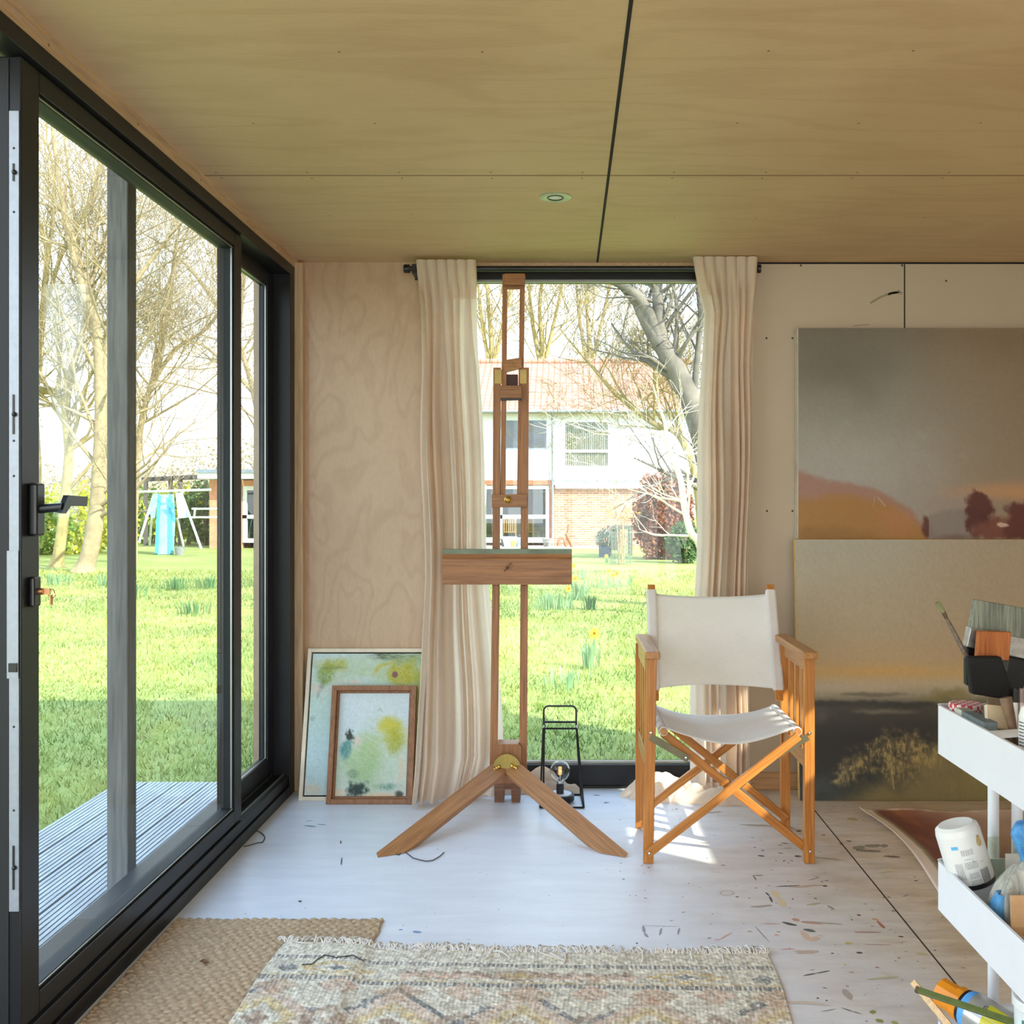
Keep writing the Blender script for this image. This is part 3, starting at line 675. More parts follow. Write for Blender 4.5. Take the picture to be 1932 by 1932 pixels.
A.blob(720, 1260, 40, 6, (190, 176, 76), .8, rot=-.5, soft=.9, seed=79); A.blob(745, 1274, 7, 6, (134, 92, 92), 1, soft=.5, seed=80)
A.blob(672, 1288, 16, 6, (226, 196, 180), .8, soft=.8, seed=81); A.blob(595, 1300, 14, 10, (218, 200, 184), .8, soft=.9, seed=82)
A.blob(690, 1285, 40, 16, (196, 216, 210), .8, soft=.9, seed=83); A.blob(792, 1330, 22, 100, (158, 168, 88), .85, soft=.9, seed=84)
A.blob(795, 1430, 14, 90, (122, 132, 66), .8, soft=.8, seed=85); A.blob(600, 1495, 24, 14, (212, 196, 170), .8, soft=.8, seed=86); A.blob(630, 1260, 30, 4, (120, 130, 90), .4, seed=87)
A.blob(594, 1360, 8, 8, (130, 150, 150), .5, seed=88, dry=.9, dscale=(.6, .9))
A.tooth(.06, .3, .3)
inset_depth = .007
leaning('framed_painting', 'larger pale blue and olive abstract in a thin white frame, leaning on the ply wall', -1.170, -.622, 4.425, 4.592, .642, .017, .032, M('limed_white_frame', (222, 208, 184), .6, var=.04), A, .006, 0)
A = Art(640, 770, 1312, 1502, 180, 240)
A.vert([(1312, (206, 216, 218)), (1380, (200, 212, 214)), (1440, (192, 208, 192)), (1502, (198, 206, 194))])
A.blob(700, 1420, 44, 60, (168, 190, 130), .9, soft=.9, rot=.5, seed=91, dry=.4, dscale=(.05, .3)); A.blob(690, 1460, 50, 40, (156, 184, 130), .8, soft=.9, seed=92, dry=.3)
A.blob(745, 1385, 30, 36, (186, 180, 60), .95, soft=.8, rot=-.3, seed=93, dry=.35, dscale=(.1, .3)); A.blob(735, 1372, 26, 16, (200, 190, 70), .8, soft=.8, seed=94)
A.blob(750, 1405, 20, 26, (160, 162, 58), .8, soft=.9, seed=95, dry=.5); A.blob(655, 1416, 12, 20, (88, 140, 138), .95, soft=.6, seed=96, dry=.3)
A.blob(664, 1392, 9, 14, (62, 66, 62), .95, rot=-.5, soft=.5, wob=.8, ws=.15, seed=97); A.blob(675, 1402, 10, 12, (216, 196, 182), .7, soft=.9, seed=98)
A.blob(680, 1488, 22, 16, (54, 70, 62), 1, soft=.6, wob=.7, ws=.12, seed=99); A.blob(670, 1462, 14, 12, (108, 132, 116), .7, seed=100, dry=.7, dscale=(.6, .6))
A.blob(735, 1484, 26, 8, (98, 138, 116), .8, soft=.8, seed=101, dry=.5); A.blob(760, 1455, 8, 40, (214, 198, 170), .8, soft=.9, seed=102)
A.blob(720, 1500, 46, 5, (218, 192, 160), .9, soft=.8, seed=103); A.blob(758, 1497, 10, 7, (66, 72, 60), .9, soft=.6, seed=104); A.blob(648, 1496, 14, 8, (222, 202, 174), .8, seed=105)
A.blob(720, 1340, 50, 20, (204, 214, 210), .6, soft=1, seed=106); A.line([(712, 1345), (716, 1340), (720, 1346)], 1, (150, 156, 150), .7)
A.tooth(.06, .4, .4)
inset_depth = .024
leaning('framed_painting', 'smaller abstract in a deep brown wood frame, propped against the white framed one', -1.038, -.664, 4.372, 4.492, .492, .022, .036, wood('teak_frame', (120, 78, 48), (160, 110, 72), 2, .45), A, .011, .010)

# ---- unstretched canvas lying on the floor
A = Art(0, 1, 0, 1, 90, 90)
A.vert([(0, (196, 168, 146)), (1, (190, 158, 134))])
A.put((1 - sstep(.16, .62, A.u + .25 * (fbm(A.u * 3, A.v * 2, 111) - .5) - .25 * A.v + .1)) * .95, (150, 96, 82))
A.put((1 - sstep(.05, .30, A.u + .15 * (fbm(A.u * 5, A.v * 9, 112) - .5) - .12 * A.v)) * .7, (116, 74, 62))
A.put(sstep(.55, .7, fbm(A.u * 12, A.v * 2.5, 113)) * (1 - sstep(.1, .45, A.u)) * .5, (190, 120, 74))
A.put((1 - sstep(.066, .082, A.u + .02 * (fbm(A.u * 9, A.v * 9, 114) - .5))) * .9, (150, 136, 104))
A.put(1 - sstep(.046, .062, A.u + .02 * (fbm(A.u * 9, A.v * 9, 115) - .5)), (236, 220, 204))
A.put(1 - sstep(.012, .02, A.v + .01 * fbm(A.u * 20, A.v, 116)), (226, 206, 186))
def lay(u, v):
    x = 1.225 + .02 * v + .035 * math.sin(v * 3.3) + u * .95; y = 4.235 - v * .86
    z = .004 + .022 * max(0, 1 - u / .10) ** 2 * (.5 + .5 * math.sin(v * 4 + .6)) + .006 * (1 + math.sin(u * 9 + v * 4)) * .5 + .018 * max(0, 1 - v / .1) ** 2 * (.4 + .6 * math.sin(u * 8) ** 2)
    return (x, y, z)
o = A.sheet('loose_canvas', vcol('oil_on_loose_canvas', .7, .2), None, lay, solid=.0022)
tag(o, 'unstretched brown painted canvas with raw white edge lying on the floor behind the trolley', 'canvas')
# ------------------------------------------------------------------ easel
YE = 4.38
ez = thing('studio_easel', PZ(955, 1503, 0), 'brown wooden studio easel with splayed front legs, standing in front of the tall window', 'easel')
def zx(px, py, dy=0.0): return P(px, py, YE + dy)
for pts in (((931, 1456), (936, 1104), (938, 694)), ((987, 1456), (989, 1104), (991, 694))):
    mb = MB()
    mb.beam(zx(*pts[0]), zx(*pts[1]), .0325, .022); mb.beam(zx(*pts[1]), zx(*pts[2]), .0325, .022)
    mb.build('upright', m_easel_z, ez, .0015)
for a, b in (((949, 945), (953, 518)), ((980, 945), (986, 518))):
    MB().beam(zx(*a, .004), zx(*b, .004), .022, .018).build('sliding_rail', m_easel_z, ez, .0015)
MB().beam(zx(951, 528, -.006), zx(991, 528, -.006), .050, .030).build('top_block', m_easel_x, ez, .004)
MB().beam(zx(952, 543), zx(989, 543), .014, .012).build('top_rail', m_easel_x, ez, .001)
for a in (940, 987.5):
    MB().beam(zx(a, 697, -.013), zx(a, 724, -.013), .030, .003).build('guide_plate', M('dull_brass_plate', (176, 150, 92), .45, .6), ez, .001)
w_ = MB(); a, b = zx(951, 697, -.012), zx(985, 680, -.012)
w_.prism([zx(950, 680, -.020), zx(983, 674, -.020), zx(985, 694, -.020), zx(952, 702, -.020)], (0, .028, 0)); w_.build('wedge', m_easel_d, ez, .002)
hk = MB(); hk.tube([zx(963, 684, -.023), zx(965, 684, -.030), zx(968, 688, -.030), zx(967, 692, -.030)], .0018, 6); hk.build('hook', m_brass, ez)
hb = MB(); hb.beam(zx(944, 740, -.014), zx(985, 740, -.014), .055, .040); hb.build('clamp_box', m_easel_x, ez, .003)
MB().beam(zx(945, 754, -.030), zx(983, 753, -.030), .010, .012).build('clamp_lip', M('worn_dark_rubber', (70, 66, 64), .7), ez, .001)
hb = MB(); hb.box(zx(954, 0).x, zx(977, 0).x, YE + .006, YE + .016, zx(0, 729).z, zx(0, 706).z); hb.build('clamp_cavity_shade', M('cavity_shade_brown', (66, 42, 34), .6), ez)  # dark panel stands in for the shade inside the clamp cavity
mb_ = MB(); mb_.beam(zx(928, 945.5, -.016), zx(994, 944.5, -.016), .056, .026); mb_.build('cross_block', m_easel_x, ez, .002)
kn = MB(); kn.lathe([(.016, 0), (.016, .004), (.011, .006), (.012, .010), (.008, .015), (0, .017)], zx(958.5, 943, -.029), (0, -1, 0), 20); kn.build('knob', m_brass, ez)
# canvas tray
YT = 4.30
ty = MB(); xl, xr = P(834, 0, YT).x, P(1079, 0, YT).x
zz_ = lambda y: P(0, y, YT).z
prof = [(YT, zz_(1103)), (YT, zz_(1055)), (YT + .007, zz_(1051)), (YT + .004, zz_(1046)), (YT + .004, zz_(1038)), (YT + .060, zz_(1038)), (YT + .060, zz_(1050)), (YT + .022, zz_(1056)), (YT + .022, zz_(1103))]
ty.prism([(xl, y, z) for y, z in prof], (xr - xl, 0, 0)); tr_ = ty.build('canvas_tray', m_easel_x, ez, .001)
MB().box(xl + .001, xr - .001, YT + .0028, YT + .058, zz_(1045), zz_(1036.5)).build('paint_coated_lip', m_greenpaint, ez, .001)
MB().box(xl + .05, xr - .05, YT + .022, YE - .011, zz_(1090), zz_(1062)).build('tray_cleat', m_easel_x, ez)
sc_ = MB(); sc_.lathe([(.006, 0), (.006, .010), (.0045, .012), (0, .013)], P(957, 1071, YT), (0, -1, 0), 14); sc_.beam(P(951, 1078, YT - .010), P(965, 1062, YT - .010), .006, .003); sc_.build('wing_screw', M('dark_bronze_screw', (86, 58, 36), .4, .7), ez)
# foot block
YF = 4.34
fb = MB()
q = [P(938, 1404, YF), P(978, 1404, YF), P(983, 1408, YF), P(985, 1478, YF), P(933, 1478, YF), P(936, 1408, YF)]
fb.prism(q, (0, .085, 0)); fb.build('foot_block', m_easel_z, ez, .004)
bt = MB(); zt = P(0, 1474, 4.40).z
for a, b in ((933, 950), (965, 981)):
    A, B = P(a, 1474, 4.40), P(b, 1474, 4.40); bt.prism([(A.x, 4.40, 0), (B.x, 4.40, 0), (B.x + .002, 4.40, zt), (A.x - .002, 4.40, zt)][::-1], (0, .075, 0))
A, B = P(933, 0, 4.40), P(982, 0, 4.40); A, B = P(950, 0, 4.40), P(965, 0, 4.40); bt.box(A.x, B.x, 4.402, 4.473, P(0, 1490, 4.40).z, zt)
bt.build('foot', wood('worn_dark_foot', (98, 64, 44), (140, 98, 70), 0, .6), ez, .002)
# splayed front legs
for side, (t, f) in ((-1, ((948, 1447), (742, 1600))), (1, ((962, 1447), (1153, 1603)))):
    T = P(*t, 4.315); fy = (H - .0) * F / (1609 - CY); B = PZ(f[0], 1609, 0); 
    d = (B - T); d.normalize(); n = Vector((0.12 * side, -.80, .60)); n = (n - d * n.dot(d)).normalized(); x = d.cross(n).normalized()
    if x.z > 0: x = -x                                          # x: downhill edge of the board
    w, th = .074, .026
    zc = B.z
    lg = MB()
    L_ = lambda p, a, c: p + x * a + n * c
    top = [T - x * (w / 2), T + x * (w / 2)]
    # the lower end is cut flat on the floor
    def hit(p):
        k = -p.z / d.z; return p + d * k
    e0 = T - x * (w / 2); e1 = T + x * (w / 2)
    def ring(c):
        a = L_(T, -w / 2, c); b = L_(T, w / 2, c); fa = hit(a) - d * .045; fl = hit(a * .72 + b * .28); fb_ = hit(b)
        return [a, b, fb_, fl, fa]
    r0 = ring(-th / 2); r1 = ring(th / 2)
    k = 5
    vs_ = r0 + r1; fs_ = [tuple(range(k)), tuple(reversed(range(k, 2 * k)))] + [(i, k + i, k + (i + 1) % k, (i + 1) % k) for i in range(k)]
    for p in vs_: p.z = max(p.z, 0.001)
    lg.add(vs_, fs_); eu = d.rotation_difference(Vector((0, 0, 1))).to_euler()
    lg.build('leg', wood('oiled_beech_leg_' + ('west' if side < 0 else 'east'), (146, 98, 58), (186, 134, 86), 2, .45, 1.0, rot=tuple(eu)), ez, .002)
bp = MB(); cxp = 956
pts = [P(929, 1457, 4.290), P(929, 1450, 4.290)] + [P(cxp + 26 * math.cos(math.radians(a)), 1450 - 27 * math.sin(math.radians(a)), 4.290) for a in range(160, 15, -12)] + [P(983, 1450, 4.290), P(983, 1457, 4.290)]
bp.prism(pts, (0, .004, 0)); bp.build('hinge_plate', M('aged_brass_plate', (158, 136, 72), .4, .75), ez, .0008)
for cx, cy, r in ((938, 1448, .5), (970, 1446, -.5)):
    wn_ = MB(); c = P(cx, cy, 4.290); wn_.lathe([(.007, 0), (.007, .012), (.004, .015), (0, .016)], c, (0, -1, 0), 12)
    for s_ in (-1, 1): wn_.sphere(c + Vector((.010 * s_ * math.cos(r), -.014, .010 * s_ * math.sin(r))), .007, 10, 8, (1, .5, 1.1))
    wn_.build('wing_nut', m_brass, ez)
sc_ = MB(); sc_.lathe([(.004, 0), (.003, .004), (0, .005)], P(956, 1434, 4.290), (0, -1, 0), 10); sc_.build('screw', m_brass, ez)

# ------------------------------------------------------------------ folding canvas chair
ch = thing('directors_chair', (.588, 3.86, 0), 'folding honey wood chair with white canvas seat and back, standing by the right curtain', 'chair')
xl, xr = .297, .878; yf, yr = 3.665, 4.060; zA = .752
for x, y in ((xl, yf), (xr, yf), (xl, yr), (xr, yr)):
    dx = .012 if (x == xl and y == yf) else 0
    lg = MB(); lg.beam((x, y, 0.001), (x + dx, y, zA - .012), .037, .030 if y == yf else .028); lg.build('leg', m_chair, ch, .002)
for x in (xl, xr):
    s = 1 if x == xr else -1
    MB().box(x - .027 + (.012 if s < 0 else -.006), x + .027 + (.012 if s < 0 else -.006), 3.610, 4.110, zA - .010, zA + .018).build('armrest', m_chair_y, ch, .005)
    MB().box(x - .010, x + .010, yf + .015, yr - .014, .335, .398).build('side_rail', m_chair_y, ch, .002)
    MB().box(x - .010, x + .010, yf + .015, yr - .014, .690, zA - .010).build('upper_rail', m_chair_y, ch, .002)
    for k in range(3):
        y = yf + (yr - yf) * (k + 1) / 4; MB().box(x - .006, x + .006, y - .018, y + .018, .398, .692).build('slat', m_chair, ch, .001)
    # back post, reclined
    px = .352 if s < 0 else .843
    MB().beam((px, 4.005, .520), (px + .0 * s, 4.190, .962), .030, .020, (0, -1, .3)).build('back_post', m_chair, ch, .002)
xs0, xs1 = .352, .836
zs = .476
for x in (xs0, xs1): MB().tube([(x, yf - .012, zs), (x, yr + .02, zs)], .0135, 10).build('seat_rod', m_chair_y, ch)
def bar(p, q, y): return MB().beam((p[0], y, p[1]), (q[0], y, q[1]), .030, .018).build('cross_bar', m_chair_a if q[0] > p[0] else m_chair_b, ch, .002)
bar((xl - .004, .040), (xs1, zs - .012), yf - .026); bar((xr, .040), (xs0, zs - .012), yf + .026)
bar((xr, .045), (xs0, zs - .012), yr - .026); bar((xl - .004, .045), (xs1, zs - .012), yr + .026)
for y in (yf, yr):
    MB().lathe([(.006, -.03), (.006, .03)], (.594, y, .262), (0, 1, 0), 10).build('pivot_bolt', m_chrome, ch)
for s, x, xs in ((-1, xl, xs0), (1, xr, xs1)):
    g = MB(); g.beam((x - s * .006, yf - .014, zs - .018), (x - s * .145, yf - .012, .376), .026, .003); g.build('steel_strap', M('khaki_metal_strap', (112, 104, 78), .4, .5), ch, .001)
    for bx_, by_, bz_ in ((x + (.008 if s < 0 else 0), yf - .016, zs - .004), (x + .001, yf - .036 if s < 0 else yf - .016, .045), (x - s * .135, yf - .014, .382)):
        MB().lathe([(.0062, 0), (.005, .004), (0, .005)], (bx_, by_, bz_), (0, -1, 0), 12).build('bolt', m_chrome, ch)
def seat(u, v):
    x = xs0 + (xs1 - xs0) * u; y = (yf - .006) + (yr - yf + .02) * v
    sag = (.058 - .012 * v) * (1 - (2 * u - 1) ** 2); z = zs + .015 - sag + .003 * math.sin(9 * u + 3 * v)
    if u < 0.001 or u > .999: z = zs - .012; x += (-.015 if u < .5 else .015)
    return (x, y, z)
MB().grid(seat, 41, 15).build('seat', m_canvas, ch, solid=.0025)
for s, x in ((-1, xs0), (1, xs1)):
    hm = MB(); hm.tube([(x, yf - .008, zs), (x, yr + .016, zs)], .0165, 14); hm.build('seat_hem', m_canvas, ch)
bx0, bx1 = .352, .843
def back(u, v):
    q = .02 + .94 * v; y = 4.020 + (4.184 - 4.020) * q; z = .556 + (.948 - .556) * q
    bow = 1 - (2 * u - 1) ** 2
    x = bx0 - .012 + (bx1 - bx0 + .024) * u
    return (x, y - .012 + .045 * bow, z - .016 * bow * (2 * v - .6) + .0015 * math.sin(12 * v + 5 * u))
MB().grid(back, 37, 25).build('backrest', m_canvas, ch, solid=.0025)
for x in (bx0, bx1):
    MB().beam((x, 4.018, .556), (x, 4.182, .944), .042, .030, (0, -1, .3)).build('back_sleeve', m_canvas, ch, .009)

# ------------------------------------------------------------------ wire lantern lamp
lp = thing('lantern_lamp', (-.02, 4.41, 0), 'small black wire frame lantern with a clear globe bulb on the floor by the window', 'lamp')
b0 = [(-.111, 4.315), (.0755, 4.315), (.066, 4.505), (-.101, 4.505)]
t0_ = [(-.098, 4.345), (.046, 4.345), (.044, 4.475), (-.096, 4.475)]
fm = MB(); r_ = .0042
B_ = [Vector((x, y, .0045)) for x, y in b0]; T_ = [Vector((x, y, .334)) for x, y in t0_]
for i in range(4):
    fm.tube([B_[i], B_[(i + 1) % 4]], r_, 4, smooth=False); fm.tube([T_[i], T_[(i + 1) % 4]], r_, 4, smooth=False); fm.tube([B_[i], T_[i]], r_, 4, smooth=False)
fm.build('wire_frame', m_blackg, lp)
hd = MB(); yh = 4.41; xa, xb, z1, z2, rr = -.097, .044, .334, .418, .02
pts = [(xa, yh, z1)] + [(xa + rr - rr * math.cos(a), yh, z2 - rr + rr * math.sin(a)) for a in np.linspace(0, math.pi / 2, 6)] + [(xb - rr + rr * math.sin(a), yh, z2 - rr + rr * math.cos(a)) for a in np.linspace(0, math.pi / 2, 6)] + [(xb, yh, z1)]
hd.tube(pts, .0042, 8); hd.tube([(xa, yh, z1 + .016), (xb, yh, z1 + .016)], .003, 6); hd.build('handle', m_blackg, lp)
bx, by = -.026, 4.41
MB().lathe([(0, .008), (.060, .008), (.062, .012), (.062, .034), (.060, .037), (0, .037)], (bx, by, 0), n=32).build('base', m_blackg, lp)
MB().lathe([(0, .0372), (.050, .0372), (.050, .039), (0, .039)], (bx, by, 0), n=32).build('base_disc', M('pale_grey_disc', (206, 208, 214), .3), lp)
MB().lathe([(.0165, .039), (.0165, .080), (.0135, .083), (0, .083)], (bx, by, 0), n=20).build('lamp_holder', m_blackg, lp)
MB().lathe([(.0135, .083), (.0135, .094), (.010, .098)], (bx, by, 0), n=16).build('bulb_cap', m_chrome, lp)
bl = MB(); R_ = .0440; zc = .136
prof = [(.0115, .090), (.0135, .094)] + [(R_ * math.sin(a), zc - R_ * math.cos(a)) for a in np.linspace(.42, math.pi, 16)]
bl.lathe(prof, (bx, by, 0), n=32); bl.build('bulb', m_bulb, lp)
t = NT('filament_gold'); e = t.n('ShaderNodeEmission'); e.inputs[0].default_value = (1, .55, .18, 1); e.inputs[1].default_value = 1.1; t.l(e.outputs[0], t.out.inputs[0])
fl = MB()
for a in (-.006, -.002, .002, .006): fl.tube([(bx + a, by + abs(a) * .4, .118), (bx + a * .9, by + abs(a) * .4, .154)], .0016, 6)
fl.build('filament', t.m, lp)
MB().tube([(bx, by, .094), (bx, by, .118)], .003, 8).build('filament_stem', M('filament_glass_stem', (220, 214, 196), .2), lp)

# ------------------------------------------------------------------ recessed downlight
dl = thing('ceiling_light', PZ(1048, 372, CEIL), 'round brushed downlight recessed in the plywood ceiling near the window', 'ceiling light')
c = PZ(1048, 372, CEIL)
MB().lathe([(.030, 0), (.030, -.0025), (.044, -.0045), (.0575, -.002), (.0575, 0)], c, n=36).build('bezel', M('brushed_satin_metal', (168, 172, 160), .35, .5), dl)
MB().lathe([(.0305, -.0026), (.0275, -.0050), (.0250, -.0030), (.0250, .0)], c, n=36).build('tilting_ring', M('dark_ring', (60, 62, 56), .4, .5), dl)
MB().lathe([(0, -.0022), (.0252, -.0022)], c, n=28).build('lens', M('frosted_lens', (206, 208, 204), .3), dl)

# ------------------------------------------------------------------ curtains and pole
YP = 4.520; ZP = P(0, 507, YP).z
cp = thing('curtain_pole', (.08, YP, ZP), 'slim black curtain pole running across the top of the tall window', 'curtain pole')
MB().tube([(P(775, 0, YP).x, YP, ZP), (P(1433, 0, YP).x, YP, ZP)], .0125, 14).build('pole', m_blackg, cp)
for x0_, x1_ in ((762, 773), (1428, 1435)):
    MB().lathe([(0, 0), (.017, 0), (.019, .003), (.019, P(x1_, 0, YP).x - P(x0_, 0, YP).x), (0, P(x1_, 0, YP).x - P(x0_, 0, YP).x)], (P(x0_, 0, YP).x, YP, ZP), (1, 0, 0), 20).build('finial', m_blackg, cp)
for x_ in (782, 1424):
    b = MB(); X = P(x_, 0, YP).x; b.box(X - .010, X + .010, YP - .006, YB - .001, ZP - .022, ZP - .013); b.box(X - .012, X + .012, YB - .006, YB - .001, ZP - .03, ZP + .03); b.box(X - .009, X + .009, YP - .016, YP + .016, ZP - .018, ZP + .018)
    b.build('bracket', m_blackg, cp)
def interp(tab, y): return float(np.interp(y, [t[0] for t in tab], [t[1] for t in tab]))
def curtain(label, left, right, y_top, y_bot, ytab, folds, seed, pool, flare=0.0):
    rnd = random.Random(seed)
    r = thing('curtain', (P(left[0][1], 0, YP).x, YP, 0), label, 'curtain')
    ph = [rnd.uniform(-.6, .6) for _ in range(40)]; am = [rnd.uniform(.55, 1.25) for _ in range(40)]
    nu, nv = folds * 14 + 1, 70
    def fn(u, v, off=0.0):
        py = y_top + (y_bot - y_top) * v
        yb_ = interp(ytab, v)
        xa, xb = P(interp(left, py), 0, YP).x, P(interp(right, py), 0, YP).x
        z = P(0, y_top, YP).z * (1 - v) + .012 * v
        s = u * folds + .42 * math.sin(2.1 * u * folds + seed) * min(1, v * 5); k = int(min(max(s, 0), folds - 1)); head = max(0, 1 - v / .09); hd = head * head * (3 - 2 * head)
        a = (.018 + .034 * min(1, v * 3)) * am[k]
        w_ = math.sin(2 * math.pi * s + .6 * math.sin(3 * v + k)); w2 = .16 * math.sin(5.1 * math.pi * s + 3 * v + k)
        pl_ = .017 * abs(math.sin(math.pi * u * folds)) ** .35
        y = yb_ + (1 - hd) * a * (w_ + w2) - hd * (.014 + pl_) - off
        y -= flare * (1 - u) * float(sstep(.70, 1.0, v))
        x = xa + (xb - xa) * (u + .11 / folds * math.sin(2 * math.pi * s + 1.3 + 2 * v) * (1 - hd)) + .006 * math.sin(14 * v + 3 * u) * (1 - hd)
        return (x, y, z)
    MB().grid(fn, nu, nv).build('drape', m_linen, r)
    MB().grid(lambda u, v: fn(u, v * .072, .0035), nu, 6).build('pleat_header', m_linen, r)
    for (cx, cy, rx, ry, h, rot, sd) in pool:
        na, nq = 120, 40
        aa, qq = np.meshgrid(np.linspace(0, 2 * math.pi, na), np.linspace(0, 1, nq))
        wob = 1 + .14 * np.sin(3 * aa + sd) + .09 * np.sin(7 * aa + 2 * sd) + .04 * np.sin(13 * aa)
        X = rx * qq * wob * np.cos(aa); Y = ry * qq * wob * np.sin(aa)
        wx = X + .030 * (fbm(X * 14 + 20, Y * 14 + 20, int(sd * 10) + 1) - .5); wy = Y + .030 * (fbm(X * 14 + 40, Y * 14 + 5, int(sd * 10) + 2) - .5)
        rd = 1 - np.abs(2 * vnoise(wx * 9 + 30 + sd, wy * 26 + 30, int(sd * 10) + 3) - 1)
        rd2 = 1 - np.abs(2 * fbm(wx * 24 + 60, wy * 46 + 10, int(sd * 10) + 4, 2) - 1)
        Zz = h * (1 - qq ** 2.2) * (.25 + .75 * sstep(.2, 1.0, rd) ** 1.4 + .10 * rd2) + .016 * (1 - qq ** 8) + .002
        hp_ = MB(); c0, s0 = math.cos(rot), math.sin(rot)
        hp_.add([(cx + X[j, i] * c0 - Y[j, i] * s0, cy + X[j, i] * s0 + Y[j, i] * c0, max(.002, Zz[j, i])) for j in range(nq) for i in range(na)], [(j * na + i, j * na + i + 1, (j + 1) * na + i + 1, (j + 1) * na + i) for j in range(nq - 1) for i in range(na - 1)], True)
        hp_.build('pooled_hem', m_linen, r)
    return r
curtain('long linen curtain on the left of the tall window, hem pooling behind the easel',
        [(493, 786), (560, 791), (700, 799), (900, 800), (1100, 803), (1300, 799), (1440, 791), (1520, 785)],
        [(493, 899), (560, 901), (700, 907), (900, 914), (1100, 924), (1300, 941), (1440, 952), (1520, 930)],
        493, 1510, [(0, YP), (.6, 4.515), (.85, 4.50), (.95, 4.48), (1, 4.455)], 6, 5,
        [(-.42, 4.545, .23, .055, .075, .04, 1.0), (-.09, 4.566, .14, .042, .095, 0, 2.2)], .105)
curtain('long linen curtain on the right of the tall window, bunched behind the folding chair',
        [(487, 1306), (540, 1314), (590, 1325), (800, 1321), (1110, 1312), (1300, 1307), (1440, 1303), (1520, 1300)],
        [(487, 1428), (540, 1425), (700, 1421), (900, 1418), (1110, 1416), (1300, 1414), (1440, 1418), (1520, 1424)],
        487, 1500, [(0, YP), (.7, 4.52), (1, 4.50)], 6, 9,
        [(.42, 4.49, .17, .08, .085, .1, .4), (.66, 4.44, .20, .10, .06, -.15, 3.1)])

# ------------------------------------------------------------------ rugs
t = NT('braided_jute'); v = t.coord(); f = t.noise(v, 90, 3); g = t.noise(t.coord((30, 90, 1)), 1.5, 3)
jc = t.mix(.5, t.ramp(f, [(.3, (146, 120, 92)), (.7, (204, 178, 146))]), t.ramp(g, [(.3, (160, 134, 104)), (.7, (206, 180, 148))]))
m_jute = t.done(t.bsdf(jc, .95, 0, t.noise(v, 400, 2), .5, .002, .05))
jx0, jx1, jy0, jy1 = -1.212, -.566, 1.75, 3.150
def weave(x, y):
    y = y + .004 * math.sin(x * 31 + 4 * math.sin(y * 17)); x = x + .005 * math.sin(y * 43 + x * 9)
    row = math.floor(y / .020); s = (x + (row % 2) * .015) / .030
    a = abs(math.sin(math.pi * y / .020)) ** .6; fr_ = s - math.floor(s)
    return a * (math.sin(math.pi * fr_) ** .5) * (1 - .35 * fr_)
def jute(u, v):
    x = jx0 + (jx1 - jx0) * u; y = jy0 + (jy1 - jy0) * v
    e = min(u, 1 - u) * (jx1 - jx0); e2 = (1 - v) * (jy1 - jy0)
    x2 = x + .004 * math.sin(y * 60) * (1 if u in (0.0, 1.0) else 0)
    z = .004 + .0095 * weave(x, y)
    if u in (0.0, 1.0) or v in (0.0, 1.0): z = .001
    return (x2, y + (.005 * math.sin(x * 55) + .004 * math.sin(x * 23) if v == 1.0 else 0), z)
tag(MB().grid(jute, 190, 400).build('jute_mat', m_jute), 'chunky braided jute mat on the floor along the sliding door, under the patterned rug', 'rug')
KT = Vector((-.020, 2.937, 0)); KA = -.035; KW, KL = 1.405, 1.25
nx, ny = 420, 380
u, v = np.meshgrid(np.linspace(0, 1, nx), np.linspace(0, 1, ny))
s_, t_ = u * KW, v * KL                                        # metres across, metres from the far end
cr, gy, pk, oc, br = np.array([220, 210, 188.]), np.array([120, 120, 122.]), np.array([208, 170, 146.]), np.array([206, 172, 110.]), np.array([158, 130, 110.])
n = fbm(s_ * 30, t_ * 30, 201); img = cr + (n[..., None] - .5) * 26
def put(m, c): 
    global img
    m = np.clip(m, 0, 1)[..., None]; img = img * (1 - m) + c * m
dash = (np.sin(s_ * 2 * math.pi / .013) > -.35) * .9
jit = (fbm(s_ * 60, t_ * 60, 205) - .5) * .022 + (vnoise(s_ * 160, t_ * 160, 232) - .5) * .012
band = lambda a, b: ((t_ + jit * .4 > a) & (t_ + jit * .4 < b)).astype(float)
put(band(.084, .106) * dash * .8, gy * .9)
put(band(.207, .230) * dash * .85, gy * .85); put(band(.198, .205) * .6, oc)
def dia(cx, cy, w, h, c, a=1.0, ring=None):
    d = np.abs(s_ - cx + jit) / w + np.abs(t_ - cy + jit) / h
    m = (d < 1) if ring is None else ((d < 1) & (d > ring))
    put(m * a * (.55 + .45 * (vnoise(s_ * 150, t_ * 150, 206) > .3)), c)
for cx in (.20, 1.15): dia(cx, .158, .12, .042, oc, .8, .62); dia(cx, .158, .035, .014, gy, .9)
for cx in (.07, 1.36): dia(cx, .165, .035, .026, gy, .9)
for cx in (.50, .90): 
    for k in range(-2, 3): dia(cx + k * .05, .168 - .006 * (k % 2), .036, .030, pk, .8); dia(cx + k * .05 - .012, .148, .022, .014, br * .9, .8)
dia(.70, .160, .11, .036, br, .75); dia(.70, .160, .06, .020, oc, .6)
